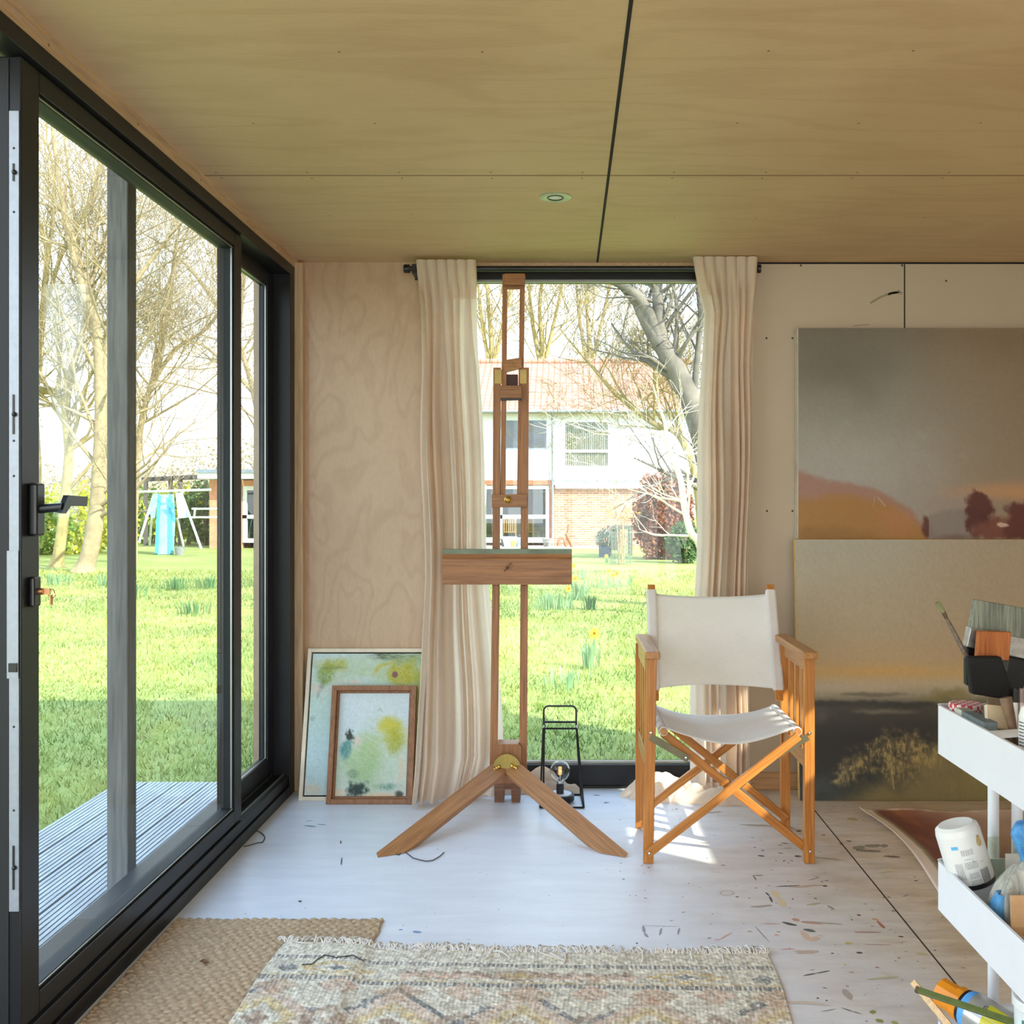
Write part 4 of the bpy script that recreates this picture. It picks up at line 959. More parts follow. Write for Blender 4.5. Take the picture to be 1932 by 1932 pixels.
for j in range(4):                                             # big stepped lozenges below the second stripe
    cy = .44 + j * .36
    for i in range(5):
        cx = .06 + i * .33 + (j % 2) * .165
        dia(cx, cy, .19, .20, gy * .95, .85 * (fbm(s_ * 7, t_ * 7, 231) > .46), .87); dia(cx, cy, .163, .172, pk, .6, .70); dia(cx, cy, .115, .12, oc, .65, .62); dia(cx, cy, .07, .075, cr, .7); dia(cx, cy, .04, .042, br, .8)
    for i in range(6):
        cx = -.1 + i * .33 + (j % 2) * .165; dia(cx, cy, .075, .08, br, .6, .5); dia(cx, cy - .18, .06, .05, pk, .7); dia(cx + .165, cy - .17, .075, .05, np.array([190, 150, 120.]), .6)
put(.06 + .22 * vnoise(s_ * 40, t_ * 40, 215), np.array([216, 206, 190.]))
wv = .84 + .16 * (np.sin(s_ * 2 * math.pi / .0105) * .5 + .5) * (vnoise(s_ * 120, t_ * 220, 208) * .6 + .4) + .55 * (fbm(s_ * 110, t_ * 110, 209) - .5)
img = img * (wv * 1.06)[..., None]
put((vnoise(s_ * 140, t_ * 40, 218) > .78) * .4, np.array([226, 220, 206.])); put((vnoise(s_ * 150, t_ * 150, 219) > .86) * .35, np.array([150, 128, 106.]))
put((vnoise(s_ * 170, t_ * 60, 210) > .82) * .45, np.array([236, 228, 208.]))
def kz(x, y):                                                  # drapes over the edge of the jute mat
    k = max(0, min(1, (-.545 - x) / .05)); k = k * k * (3 - 2 * k); return .003 + .0125 * k
hz = 2.6 * fbm(s_ * 90, t_ * 90, 211)
mb = MB(); vs_ = []
cA, sA = math.cos(KA), math.sin(KA)
def kpos(s, tt):
    a = s - KW / 2 + .006 * math.sin(tt * 9) * (1 if s > KW / 2 else -1); b = -tt - .016 * math.sin(s * 2.2) * max(0, 1 - tt / .3)
    return KT.x + a * cA - b * sA - .10, KT.y + a * sA + b * cA
for j in range(ny):
    for i in range(nx):
        x, y = kpos(s_[j, i], t_[j, i]); z = kz(x, y) + .0022 * hz[j, i]
        if i in (0, nx - 1) or j == ny - 1: z = kz(x, y) - .002
        vs_.append((x, y, z))
mb.add(vs_, [(j * nx + i, (j + 1) * nx + i, (j + 1) * nx + i + 1, j * nx + i + 1) for j in range(ny - 1) for i in range(nx - 1)], True)
rg = thing('kilim_rug', (-.12, 2.3, 0), 'faded cream flatweave rug with diamond pattern and white fringe in the foreground', 'rug')
mb.build('woven_field', vcol('wool_and_cotton_weave', .95, .05), rg, col=lin(np.clip(img, 0, 255)).reshape(-1, 3))
fr_ = MB(); rnd = random.Random(8)
for i in range(460):
    s0 = KW * rnd.random(); tuft = .6 + .5 * vnoise(np.array([s0 * 14]), np.array([1.0]), 212)[0]
    L = .045 * tuft * rnd.uniform(.6, 1.25); a = rnd.uniform(-.9, .9); 
    if rnd.random() < .05: a += math.pi; L *= 1.5
    p = []; q = np.array(kpos(s0, .004)); cz = rnd.uniform(.003, .012); curl = rnd.uniform(-1.6, 1.6)
    for k in range(6):
        f = k / 5; p.append((q[0], q[1], kz(q[0], q[1]) + .003 + cz * math.sin(math.pi * f) ))
        ang = math.pi / 2 + a + curl * f; q = q + L / 5 * np.array([math.cos(ang), math.sin(ang)])
    fr_.tube(p, rnd.uniform(.0014, .0025), 5)
tag(fr_.build('fringe', M('undyed_cotton_fringe', (218, 210, 200), .9, var=.05), rg), 'white knotted fringe', kind='stuff')

# ------------------------------------------------------------------ bits lying about
m_cord = M('dark_cord', (62, 58, 54), .6)
def zc8(*p): return [PZ(380 + x / 8.05, 1380 + y / 8.05, .003) for x, y in p]
tag(MB().tube(zc8((800, 1520), (850, 1512), (905, 1535), (955, 1585), (962, 1625), (925, 1685), (860, 1690), (740, 1725), (640, 1750)), .0020, 6).build('cable', m_cord), 'thin dark loop of cable on the floor at the foot of the sliding door frame', 'cable')
zt_ = [PZ(540 + x / 4.2, 1180 + y / 4.2, .003) for x, y in ((870, 1812), (890, 1818), (925, 1785), (960, 1808), (1005, 1842), (1060, 1858), (1110, 1868), (1160, 1862), (1215, 1830), (1250, 1798))]
tag(MB().tube(zt_, .0019, 6).build('cord', m_cord), 'dark curved length of cord on the floor by the left foot of the easel', 'cord')
zt_ = [PZ(400 + x / 3.33, 1740 + y / 3.33, .020) for x, y in ((565, 265), (630, 262), (655, 238), (705, 206), (740, 210), (780, 222), (830, 214), (885, 206), (915, 222), (950, 240))]
tag(MB().tube(zt_, .0016, 6).build('thread', m_cord), 'long dark grey thread lying on the corner of the patterned rug', 'thread')
lf = MB(); c = PZ(385, 1814, .016)
lf.grid(lambda u, v: (c.x + (u - .5) * .03, c.y + (v - .5) * .014 * math.sin(math.pi * min(.98, max(.02, u))) + .003 * math.sin(6 * u), c.z + .004 * math.sin(math.pi * u) * math.sin(7 * v + u * 3)), 9, 6)
tag(lf.build('dry_leaf', M('curled_brown_leaf', (120, 84, 56), .8), solid=.001), 'small curled brown leaf lying on the jute mat', 'leaf')
# ------------------------------------------------------------------ white trolley and what is on it
TX0, TX1, TY0, TY1 = .812, 1.165, 1.765, 2.222
tr = thing('utility_trolley', ((TX0 + TX1) / 2, (TY0 + TY1) / 2, 0), 'white three-tier metal trolley loaded with brushes and paint bottles at the right edge', 'trolley')
def tray(zr, h=.107):
    def rr(off, r, z, n=5):
        x0, x1, y0, y1 = TX0 + off, TX1 - off, TY0 + off, TY1 - off; o = []
        for cx, cy, a0 in ((x1 - r, y1 - r, 0), (x0 + r, y1 - r, 90), (x0 + r, y0 + r, 180), (x1 - r, y0 + r, 270)):
            for k in range(n + 1):
                a = math.radians(a0 + 90 * k / n); o.append((cx + r * math.cos(a), cy + r * math.sin(a), z))
        return o
    mb = MB(); rings = [rr(0, .014, zr - h), rr(0, .014, zr - .002), rr(-.002, .016, zr), rr(.004, .012, zr), rr(.004, .012, zr - h + .004)]
    k = len(rings[0]); vs = [p for r in rings for p in r]
    fs = [(i * k + j, i * k + (j + 1) % k, (i + 1) * k + (j + 1) % k, (i + 1) * k + j) for i in range(len(rings) - 1) for j in range(k)]
    fs += [tuple(reversed(range(k))), tuple(range(4 * k, 5 * k))]
    mb.add(vs, fs); return mb.build('tray', m_whitemetal, tr)
ZT, ZM, ZB = .859, .519, .172
for z in (ZT, ZM, ZB): tray(z)
for Y_ in (TY1 + .0125, TY0 - .0125):
    for X in (.9427, .9953):
        MB().tube([(X, Y_, .10), (X, Y_, ZT - .012)], .0118, 16).build('leg', m_whitemetal, tr)
    MB().tube([(.9427, Y_, .185), (.9953, Y_, .185)], .0085, 12).build('leg_brace', m_whitemetal, tr)
for x in (TX0 + .03, TX1 - .03):
    for y in (TY0 + .04, TY1 - .04):
        w_ = MB(); w_.lathe([(0, -.010), (.026, -.010), (.028, -.006), (.028, .006), (.026, .010), (0, .010)], (x, y, .0285), (1, 0, 0), 20); w_.build('castor', M('grey_castor', (90, 90, 92), .6), tr)

# brushes in the glass jar
jar = thing('glass_jar', (.925, 2.115, ZT - .103), 'smeared glass jar holding the paint brushes on the top trolley tray', 'jar')
jc = Vector((.925, 2.115, ZT - .1025))
t = NT('paint_clouded_glass'); f = t.noise(t.coord(), 26, 5, .6); b = t.bsdf(t.ramp(f, [(.3, (126, 116, 92)), (.6, (190, 182, 156)), (.75, (206, 198, 176))]), .25); b.inputs['Alpha'].default_value = .82; m_cloudy = t.done(b)
g_ = MB(); g_.lathe([(0, .002), (.034, .002), (.036, .008), (.036, .125), (.039, .135), (.040, .146)], jc, n=28); g_.build('vessel', m_cloudy, jar, solid=.002)
MB().lathe([(0, .004), (.033, .004), (.034, .05), (0, .05)], jc, n=24).build('murky_residue', M('murky_residue', (140, 132, 104), .4), jar)
def wide_brush(name, label, tl, tr_, br, bl, Y, parts, d=.022, handle=None):
    r = thing(name, P((bl[0] + br[0]) / 2, max(bl[1], br[1]), Y), label, 'paint brush')
    tl, tr_, br, bl = [P(a[0], a[1], Y) for a in (tl, tr_, br, bl)]
    for pn, f0, f1, mat, w0, w1, dd, bv in parts:
        q = []
        for f, w in ((f0, w0), (f1, w1)):
            a = tl.lerp(bl, f); b = tr_.lerp(br, f); m = (a + b) / 2; q.append((m + (a - m) * w, m + (b - m) * w))
        o = Vector((0, dd / 2, 0))
        MB().hexa([q[1][0] - o, q[1][1] - o, q[0][1] - o, q[0][0] - o], [q[1][0] + o, q[1][1] + o, q[0][1] + o, q[0][0] + o]).build(pn, mat, r, bv)
    return r
def bristle(name, dark, light):
    t = NT(name); f = t.noise(t.coord((420, 60, 14)), 1.0, 4, .7); b = t.noise(t.coord((60, 60, 6)), 1.0, 3)
    c = t.mix(.45, t.ramp(f, [(.3, dark), (.7, light)]), t.ramp(b, [(.35, dark), (.65, light)]))
    return t.done(t.bsdf(c, .8, 0, f, .7, .004, .2))
m_ferr = M('scratched_tin_ferrule', (150, 146, 142), .35, .7, var=.15, scale=60)
m_hblk = M('glossy_black_handle', (14, 14, 15), .45, var=.4, scale=30, spec=.3)
wide_brush('paint_brush', 'very wide flat brush with grey-green stained bristles standing in the glass jar', (1836, 1130), (1960, 1152), (1930, 1318), (1812, 1290), 2.155,
           [('bristles', 0.0, .34, bristle('green_grey_bristles', (74, 82, 72), (158, 160, 146)), .97, 1.0, .020, .002), ('ferrule', .33, .56, m_ferr, 1.02, 1.06, .026, .002), ('handle', .56, 1.0, m_hblk, 1.04, .86, .020, .004)])
wide_brush('paint_brush', 'flat brush with clean ginger bristles and black handle, in front of the wide grey one', (1844, 1190), (1906, 1192), (1892, 1312), (1838, 1308), 2.115,
           [('bristles', 0.0, .45, bristle('ginger_bristles', (136, 74, 36), (196, 124, 76)), 1.0, 1.05, .015, .002), ('ferrule', .44, .62, M('paint_clogged_ferrule', (44, 38, 34), .5, var=.4, scale=50), 1.05, 1.05, .018, .002), ('handle', .62, 1.0, m_hblk, .9, .35, .012, .003)])
wide_brush('paint_brush', 'broad brush caked in black paint, its square head lowest of the brushes in the jar', (1823, 1238), (1886, 1238), (1914, 1332), (1834, 1318), 2.085,
           [('bristles', 0.0, .88, M('black_paint_caked_bristles', (17, 16, 16), .65, var=.4, scale=70, bstr=.3, spec=.25), 1.0, 1.05, .020, .003), ('handle', .86, 1.6, M('paint_stained_wood', (120, 100, 80), .6, var=.2), .3, .25, .012, .002)])
tb = thing('paint_brush', P(1815, 1205, 2.15), 'thin round brush with a green stained tip, leaning left out of the jar', 'paint brush')
A, B, C, D = P(1768, 1136, 2.15), P(1780, 1155, 2.15), P(1786, 1167, 2.15), P(1872, 1330, 2.13)
MB().tube([A, A.lerp(B, .35), B], [.004, .0068, .0048], 12).build('bristles', bristle('dull_green_bristles', (96, 98, 66), (150, 150, 110)), tb)
MB().tube([B, C], [.005, .0038], 12).build('ferrule', M('stained_ferrule', (98, 78, 58), .4, .6), tb)
MB().tube([C, C.lerp(D, .12), C.lerp(D, .4), D], [.0036, .0048, .0052, .0030], 12).build('handle', M('flecked_brush_handle', (96, 84, 72), .5, var=.4, scale=120), tb)
hb = thing('paint_brush', P(1915, 1410, 2.0), 'brown handled brush standing upright in front of the jar, bristles down', 'paint brush')
A, B = P(1897, 1316, 2.0), P(1921, 1416, 1.985)
MB().tube([A, A.lerp(B, .5), B], [.0125, .009, .004], 10).build('handle', M('brown_stained_handle', (118, 94, 74), .5, var=.25, scale=40), hb)
MB().tube([B, B + Vector((.004, -.004, -.03))], [.004, .006], 8).build('bristles', bristle('dark_bristles', (50, 44, 40), (90, 80, 70)), hb)

t = NT('red_gingham'); v = t.coord(); ck = t.n('ShaderNodeTexChecker'); ck.inputs['Scale'].default_value = 95; ck.inputs[1].default_value = L4((196, 60, 78)); ck.inputs[2].default_value = L4((236, 222, 222)); t.l(v, ck.inputs[0])
m_ging = t.done(t.bsdf(ck.outputs[0], .35))
jr = thing('jam_jar', (.856, 2.168, ZT - .103), 'jam jar with a red and white gingham lid on the top tray', 'jar')
c = Vector((.856, 2.168, ZT - .1025))
MB().lathe([(0, 0), (.032, .001), (.033, .01), (.033, .095), (.031, .100)], c, n=24).build('jar_glass', glass('jar_glass', (225, 230, 225), 1.0), jr, solid=.0015)
MB().lathe([(.0, .114), (.033, .114), (.0352, .112), (.0355, .100), (.034, .099), (.0, .099)], c, n=32).build('lid', m_ging, jr)
er = thing('pastel_box', (.834, 2.06, ZT - .05), 'narrow grey and cream box wedged along the rim beside the gingham lid', 'box')
MB().box(.819, .846, 2.098, 2.135, .760, .868).build('label_end', M('cream_label_end', (188, 186, 168), .6, var=.12, scale=60), er, .001)
MB().box(.819, .846, 1.985, 2.098, .760, .868).build('sleeve', M('slate_grey_sleeve', (100, 110, 112), .7, var=.12, scale=50), er, .001)
lb = MB(); lb.box(.8185, .819, 2.104, 2.130, .835, .838); lb.box(.8185, .819, 2.108, 2.130, .845, .848); lb.box(.823, .842, 2.106, 2.109, .868, .8684); lb.box(.823, .842, 2.114, 2.117, .868, .8684); lb.build('printing', M('grey_print', (110, 112, 108), .7), er)
tag(MB().beam(P(1882, 1332, 2.035), P(1884, 1375, 2.02), .050, .012, (.1, -1, .5)).build('wood_block', M('cream_stained_block', (206, 190, 158), .6, var=.06), bevel=.001), 'cream coloured stained block propped below the jar in the top tray', 'block')
cd = MB(); a = [P(1838, 1366, 1.99), P(1908, 1367, 1.97), P(1918, 1412, 1.90), P(1905, 1412, 1.90)]
cd.prism([(.820, 1.980, .852), (.905, 1.980, .858), (.905, 1.932, .856), (.820, 1.932, .850)], (0, 0, -.0015))
tag(cd.build('white_card', M('white_card', (232, 232, 232), .7, var=.01)), 'blank white card lying tilted in the top tray beside the rim', 'card')
bt = thing('paint_bottle', (.874, 1.905, ZT - .1), 'white printed bottle with a dark cap at the near end of the top tray', 'bottle')
c = Vector((.876, 1.905, ZT - .1025)); 
MB().lathe([(0, 0), (.022, 0), (.023, .003), (.023, .140), (.018, .158), (.0105, .163), (.0105, .168)], c, n=28).build('body', m_whiteplastic, bt)
MB().lathe([(.0125, .164), (.0125, .188), (.011, .190), (0, .190)], c, n=20).build('cap', M('dark_green_cap', (34, 42, 40), .4), bt)
pr = MB(); rnd = random.Random(4)
for k in range(17):
    z = .130 - k * .0062; a = math.radians(178)
    while a < math.radians(285):
        w = rnd.uniform(.06, .16); R0 = .0233
        p0 = c + Vector((R0 * math.cos(a), R0 * math.sin(a), z)); p1 = c + Vector((R0 * math.cos(a + w), R0 * math.sin(a + w), z))
        pr.beam(p0, p1, .0022, .0004, (math.cos(a + w / 2), math.sin(a + w / 2), 0)); a += w + .05
pr.build('printing', M('fine_black_print', (70, 70, 72), .7), bt)
for i, (px, lab) in enumerate(((1916, 'white pen with a dark cap standing behind the printed bottle'), (1927, 'pale pink pen standing next to the dark capped pen'))):
    mk = thing('marker_pen', P(px, 1325, 2.06), lab, 'pen'); x, y = P(px, 1325, 2.06).x, 2.06
    MB().lathe([(0, .762), (.0045, .762), (.0045, .895), (0, .895)], (x, y, 0), n=14).build('barrel', m_whiteplastic if i == 0 else M('pink_barrel', (206, 186, 184), .4), mk)
    MB().lathe([(.005, .893), (.005, .918), (.004, .921), (0, .921)], (x, y, 0), n=14).build('cap', m_blackg if i == 0 else M('grey_pink_cap', (150, 130, 128), .4), mk)

# middle tray
wb_ = thing('paint_bottle', (.86, 2.16, ZM - .1), 'large white bottle stored upside down, leaning out of the middle trolley tray', 'bottle')
At, Ab = P(1802, 1553, 2.160), P(1842, 1682, 2.150)
ax = (Ab - At).normalized(); Lb = (Ab - At).length
nb = MB(); nb.lathe([(0, .004), (.036, .0), (.044, .006), (.0465, .018), (.0465, Lb * .78), (.044, Lb * .82)], At, ax, 40, sx=1.0); nb.build('body', m_whiteplastic, wb_)
MB().lathe([(.0455, Lb * .80), (.0458, Lb * .81), (.0458, Lb * .865), (.0445, Lb * .87), (0, Lb * .87)], At, ax, 36).build('black_band', m_blackg, wb_)
MB().lathe([(.043, Lb * .87), (.043, Lb * 1.10), (.034, Lb * 1.16), (0, Lb * 1.16)], At, ax, 36).build('cap', M('pale_grey_cap', (196, 200, 206), .45), wb_)
# print wrapped on the side that faces the room
a_ = Vector((0, -1, 0)) - ax * Vector((0, -1, 0)).dot(ax); a_.normalize(); b_ = ax.cross(a_)
if b_.x < 0: b_ = -b_
HS = .76
def wrap(mb, s, h, ds, dh, R0=.0469):
    k = 4
    for i in range(k):
        q = []
        for th, hh in ((s + ds * i / k, h), (s + ds * (i + 1) / k, h), (s + ds * (i + 1) / k, h + dh), (s + ds * i / k, h + dh)):
            q.append(At + ax * hh * HS + (a_ * math.cos(th) + b_ * math.sin(th)) * R0)
        mb.add(q, [(0, 1, 2, 3)])
pr = MB(); rnd = random.Random(6)
def para(s0, s1, h0, rows, pitch=.0032, th=.0014):
    for r_ in range(rows):
        s = s0
        while s < s1:
            w = rnd.uniform(.03, .10); wrap(pr, s, h0 + r_ * pitch, min(w, s1 - s), th); s += w + .025
para(-.42, .12, .058, 5); para(-.36, .02, .083, 1); para(-.40, .16, .092, 6); para(-.34, .10, .122, 5); para(-.34, .12, .142, 4); para(-.85, -.5, .094, 14); para(.28, .5, .098, 1)
wrap(pr, -.02, .088, .03, .006); wrap(pr, .06, .091, .02, .005)
pr.build('printing', M('grey_bottle_print', (136, 138, 142), .7), wb_)
gp = MB(); wrap(gp, .17, .118, .46, .038); gp.build('grey_text_panel', M('grey_text_panel', (150, 150, 150), .7, var=.16, scale=300), wb_)
bp_ = MB(); wrap(bp_, -.78, .045, .30, .009, .0470); bp_.build('blue_streak', M('sky_blue_streak', (96, 176, 224), .5), wb_)
st_ = MB(); pts = [(.58 + .16 * math.cos(q) * (1 + .15 * math.sin(3 * q)), .045 + .016 * math.sin(q)) for q in np.linspace(0, 2 * math.pi, 16)[:-1]]
st_.add([At + ax * h * HS + (a_ * math.cos(s) + b_ * math.sin(s)) * .0470 for s, h in pts], [tuple(range(15))]); st_.build('paint_stain', M('ochre_paint_stain', (176, 152, 104), .5, var=.2, scale=80), wb_)
cb = thing('clear_box', (.945, 2.17, ZM - .1), 'clear plastic box lid with a white paper label behind the upside-down bottle', 'box')
MB().box(.915, 1.01, 2.135, 2.205, ZM - .102, .572).build('box_walls', glass('clear_plastic', (240, 244, 236), 1.0), cb)
MB().box(.925, 1.00, 2.1325, 2.1335, .50, .560).build('paper_label', M('white_paper_label', (228, 226, 216), .7), cb)
MB().box(.945, .97, 2.1315, 2.1323, .528, .531).build('printing', M('label_print', (90, 90, 90), .7), cb)
bgt = thing('knotted_bag', (.90, 2.01, ZM - .1), 'blue and clear plastic bag, twisted shut, bulging from the middle tray', 'bag')
t = NT('thin_blue_plastic'); f = t.noise(t.coord(), 28, 6, .7, .8); colb = t.ramp(f, [(.3, (28, 120, 206)), (.6, (92, 178, 236))])
b = t.bsdf(colb, .15, 0, f, .8, .01, .6); b.inputs['Alpha'].default_value = .82; m_bag = t.done(b)
t = NT('clear_crinkled_plastic'); f = t.noise(t.coord((1, 1, .35)), 24, 6, .7, 1.2); colb = t.ramp(f, [(.3, (150, 146, 136)), (.52, (206, 204, 188)), (.75, (232, 234, 236))])
b = t.bsdf(colb, .18, 0, f, 1.0, .012, .7); b.inputs['Alpha'].default_value = .80; m_bagc = t.done(b)
cB = Vector((.916, 2.0, 0))
def bagf(zs, rs, sd, off=(0, 0)):
    def fn(u, v):
        a = 2 * math.pi * u; z = float(np.interp(v, np.linspace(0, 1, len(zs)), zs)); r = float(np.interp(v, np.linspace(0, 1, len(rs)), rs))
        r *= 1 + .14 * math.sin(5 * a + sd + 3 * v) + .08 * math.sin(11 * a + 7 * v + sd)
        return (cB.x + off[0] * v + r * math.cos(a), cB.y + off[1] * v + .8 * r * math.sin(a), z)
    return fn
MB().grid(bagf((.425, .45, .50, .54, .575, .592), (.03, .066, .070, .058, .034, .014), .3), 61, 30).build('bag_body', m_bagc, bgt)
MB().grid(bagf((.585, .60, .62, .645, .665, .672), (.014, .020, .030, .038, .030, .004), 1.7, (.004, 0)), 49, 24).build('bag_neck', m_bag, bgt)
MB().grid(bagf((.430, .46, .50, .53), (.02, .060, .066, .05), 2.6, (-.012, -.01)), 49, 14).build('blue_lining', m_bag, bgt)
bx = thing('cardboard_box', (.90, 1.85, ZM - .1), 'small brown cardboard box with torn open flap at the near end of the middle tray', 'box')
m_card = M('brown_corrugated_card', (196, 156, 112), .85, var=.06, scale=30)
k = MB(); k.box(.838, .97, 1.79, 1.795, ZM - .10, .50); k.box(.838, .97, 1.905, 1.910, ZM - .10, .50); k.box(.838, .842, 1.795, 1.905, ZM - .10, .50); k.box(.966, .97, 1.795, 1.905, ZM - .10, .50); k.box(.842, .966, 1.795, 1.905, ZM - .10, ZM - .096); k.build('carton', m_card, bx)
k = MB(); k.hexa([(.838, 1.906, .500), (.97, 1.906, .500), (.985, 1.935, .548), (.850, 1.935, .548)], [(.838, 1.910, .500), (.97, 1.910, .500), (.985, 1.939, .548), (.850, 1.939, .548)]); k.build('flap', m_card, bx)
k = MB()
for i, (a, b) in enumerate(((.868, .905), (.868, .93), (.872, .915))): k.hexa([(a, 1.9085 + .0054 * i, .507 + .010 * i), (b, 1.9085 + .0054 * i, .507 + .010 * i), (b, 1.9095 + .0060 * i, .5085 + .010 * i), (a, 1.9095 + .0060 * i, .5085 + .010 * i)], [(a, 1.9075 + .0054 * i, .507 + .010 * i), (b, 1.9075 + .0054 * i, .507 + .010 * i), (b, 1.9085 + .0060 * i, .5085 + .010 * i), (a, 1.9085 + .0060 * i, .5085 + .010 * i)])
k.build('printing', M('brown_print', (110, 80, 56), .8), bx)

# bottom tray
ob_ = thing('paint_bottle', (.88, 2.14, .15), 'silver bottle with orange cap and yellow label lying across the bottom tray', 'bottle')
At, Ab = P(1797, 1884, 2.190), P(1925, 1966, 2.055); ax = (Ab - At).normalized()
A0 = At - ax * .032
cp_ = MB(); n_ = 12; Vp = [(.024, 0), (.0305, .004), (.0315, .045), (.036, .047), (.036, .062)]
cp_.lathe([(0, 0)] + Vp, A0, ax, 12, smooth=False); cp_.build('cap', M('orange_plastic', (228, 142, 20), .4, var=.05), ob_, .0006)
MB().lathe([(.0355, .062), (.037, .064), (.037, .070)], A0, ax, 32).build('black_collar', m_blackg, ob_)
MB().lathe([(.0375, .070), (.040, .074), (.041, .086)], A0, ax, 36).build('blue_band', M('bright_blue_band', (88, 168, 236), .35), ob_)
MB().lathe([(.041, .086), (.042, .10), (.042, .20), (0, .20)], A0, ax, 40).build('body', M('silver_bottle', (190, 192, 190), .28, .65, var=.03), ob_)
a_ = Vector((-.25, -1, .75)); a_ = (a_ - ax * a_.dot(ax)).normalized(); b_ = ax.cross(a_)
yl = MB(); At = A0; HS = 1.0; wrap(yl, -.55, .125, 1.15, .06, .0424); yl.build('yellow_label', M('yellow_label', (206, 196, 36), .45, var=.02), ob_)
def text(s, name, mat, parent, M4, size):
    cu = bpy.data.curves.new(name, 'FONT'); cu.body = s; cu.size = size; cu.extrude = .0002; cu.resolution_u = 3
    o = bpy.data.objects.new('tmp_text', cu); COL.objects.link(o)
    dg = bpy.context.evaluated_depsgraph_get(); me = bpy.data.meshes.new_from_object(o.evaluated_get(dg)); bpy.data.objects.remove(o)
    me.transform(M4); mb = MB(); mb.add([v.co for v in me.vertices], [tuple(p.vertices) for p in me.polygons]); bpy.data.meshes.remove(me)
    return mb.build(name, mat, parent)
def basis(o, ex, ey):
    ex = Vector(ex).normalized(); ez_ = ex.cross(Vector(ey)).normalized(); ey = ez_.cross(ex)
    return Matrix(((ex.x, ey.x, ez_.x, o[0]), (ex.y, ey.y, ez_.y, o[1]), (ex.z, ey.z, ez_.z, o[2]), (0, 0, 0, 1)))
ink = M('dark_olive_ink', (52, 54, 30), .6)
side = b_ if b_.x > 0 else -b_
for s, h, th, sz in (('G', .118, -.12, .014), ('GA', .148, -.05, .012)):
    nrm = a_ * math.cos(th) + b_ * math.sin(th); ex = (ax * .55 + (b_.normalized() if b_.dot(Vector((1, 0, -1))) > 0 else -b_) * .0); ex = ax
    o = A0 + ax * h + nrm * .0432; ey = nrm.cross(ex)
    text(s, 'lettering', ink, ob_, basis(o, ex, ey), sz)
gs = thing('green_stake', P(1860, 1910, 2.1), 'flat olive green painted stick lying across the orange capped bottle', 'stick')
A, B = P(1733, 1868, 2.13), P(1950, 1942, 1.96)
MB().beam(A, B, .0125, .008, (0, -.8, .6)).build('shaft', M('olive_green_paint', (84, 96, 40), .45, var=.10, scale=60), gs, .001)
MB().beam(A + (A - B).normalized() * .006, A, .0125, .008, (0, -.8, .6)).build('cut_end', M('bare_brown_end', (92, 70, 52), .7), gs)
ws = MB(); A, B = P(1722, 1852, 2.245), P(1795, 1940, 2.165); ws.beam(A, B, .014, .009, (-.5, -.8, .4))
tag(ws.build('wood_offcut', wood('raw_pine_offcut', (206, 172, 124), (232, 204, 160), 1, .6), bevel=.0008), 'short raw pine strip poking out of the far corner of the bottom tray', 'stick')
tub = thing('paint_tub', (.925, 1.965, ZB - .1), 'white lidded plastic tub with a green label standing in the bottom tray', 'tub')
c = Vector((.925, 1.965, ZB - .1025))
MB().lathe([(0, 0), (.046, 0), (.048, .004), (.052, .255)], c, n=36).build('body', M('translucent_white_tub', (214, 222, 222), .35), tub)
MB().lathe([(.054, .250), (.0555, .252), (.0555, .264), (.053, .268), (.048, .268), (.046, .264), (0, .264)], c, n=36).build('lid', m_whiteplastic, tub)
lbm = MB()
for i in range(8):
    q = []
    for a, z in ((200 + 8 * i, .17), (208 + 8 * i, .17), (208 + 8 * i, .235), (200 + 8 * i, .235)):
        a = math.radians(a); q.append(c + Vector((.0522 * math.cos(a), .0522 * math.sin(a), z)))
    lbm.add(q, [(0, 1, 2, 3)])
lbm.build('label', M('deep_green_label', (60, 124, 110), .5), tub)
# ------------------------------------------------------------------ the garden, at its real distances
YH = 35.0
def hx(px): return P(px, 0, YH).x
def hz_(py): return P(0, py, YH).z
hs = thing('house', (0, YH, GZ), 'two storey house with white boarded upper floor and orange tiled roof beyond the lawn', 'house')
t = NT('pale_brick'); tc = t.n('ShaderNodeTexCoord'); sp = t.n('ShaderNodeSeparateXYZ'); cx_ = t.n('ShaderNodeCombineXYZ'); t.l(tc.outputs['Object'], sp.inputs[0]); t.l(sp.outputs[0], cx_.inputs[0]); t.l(sp.outputs[2], cx_.inputs[1])
bk = t.n('ShaderNodeTexBrick'); bk.inputs['Color1'].default_value = L4((178, 110, 82)); bk.inputs['Color2'].default_value = L4((190, 138, 108)); bk.inputs['Mortar'].default_value = L4((190, 172, 156)); bk.inputs['Scale'].default_value = 1.0
bk.inputs['Brick Width'].default_value = .23; bk.inputs['Row Height'].default_value = .078; bk.inputs['Mortar Size'].default_value = .010; t.l(cx_.outputs[0], bk.inputs[0]); m_brick = t.done(t.bsdf(bk.outputs[0], .9, spec=.1))
m_brickd = M('red_brick_pier', (176, 104, 76), .9, var=.15, scale=8)
m_wboard = M('white_weatherboard', (222, 224, 226), .6, var=.01); m_upvc = M('white_window_frame', (226, 228, 230), .4, var=.01)
t = NT('orange_pantiles'); tc = t.n('ShaderNodeTexCoord'); sp = t.n('ShaderNodeSeparateXYZ'); t.l(tc.outputs['Object'], sp.inputs[0])
sx_ = t.math('ABSOLUTE', t.math('SINE', t.math('MULTIPLY', sp.outputs[0], math.pi / .22))); sy_ = t.math('FRACT', t.math('MULTIPLY', sp.outputs[1], 1 / .30))
gg = t.math('MULTIPLY', t.framp(sx_, 0, .45), t.framp(sy_, 0, .22)); nz = t.noise(tc.outputs['Object'], 3, 3)
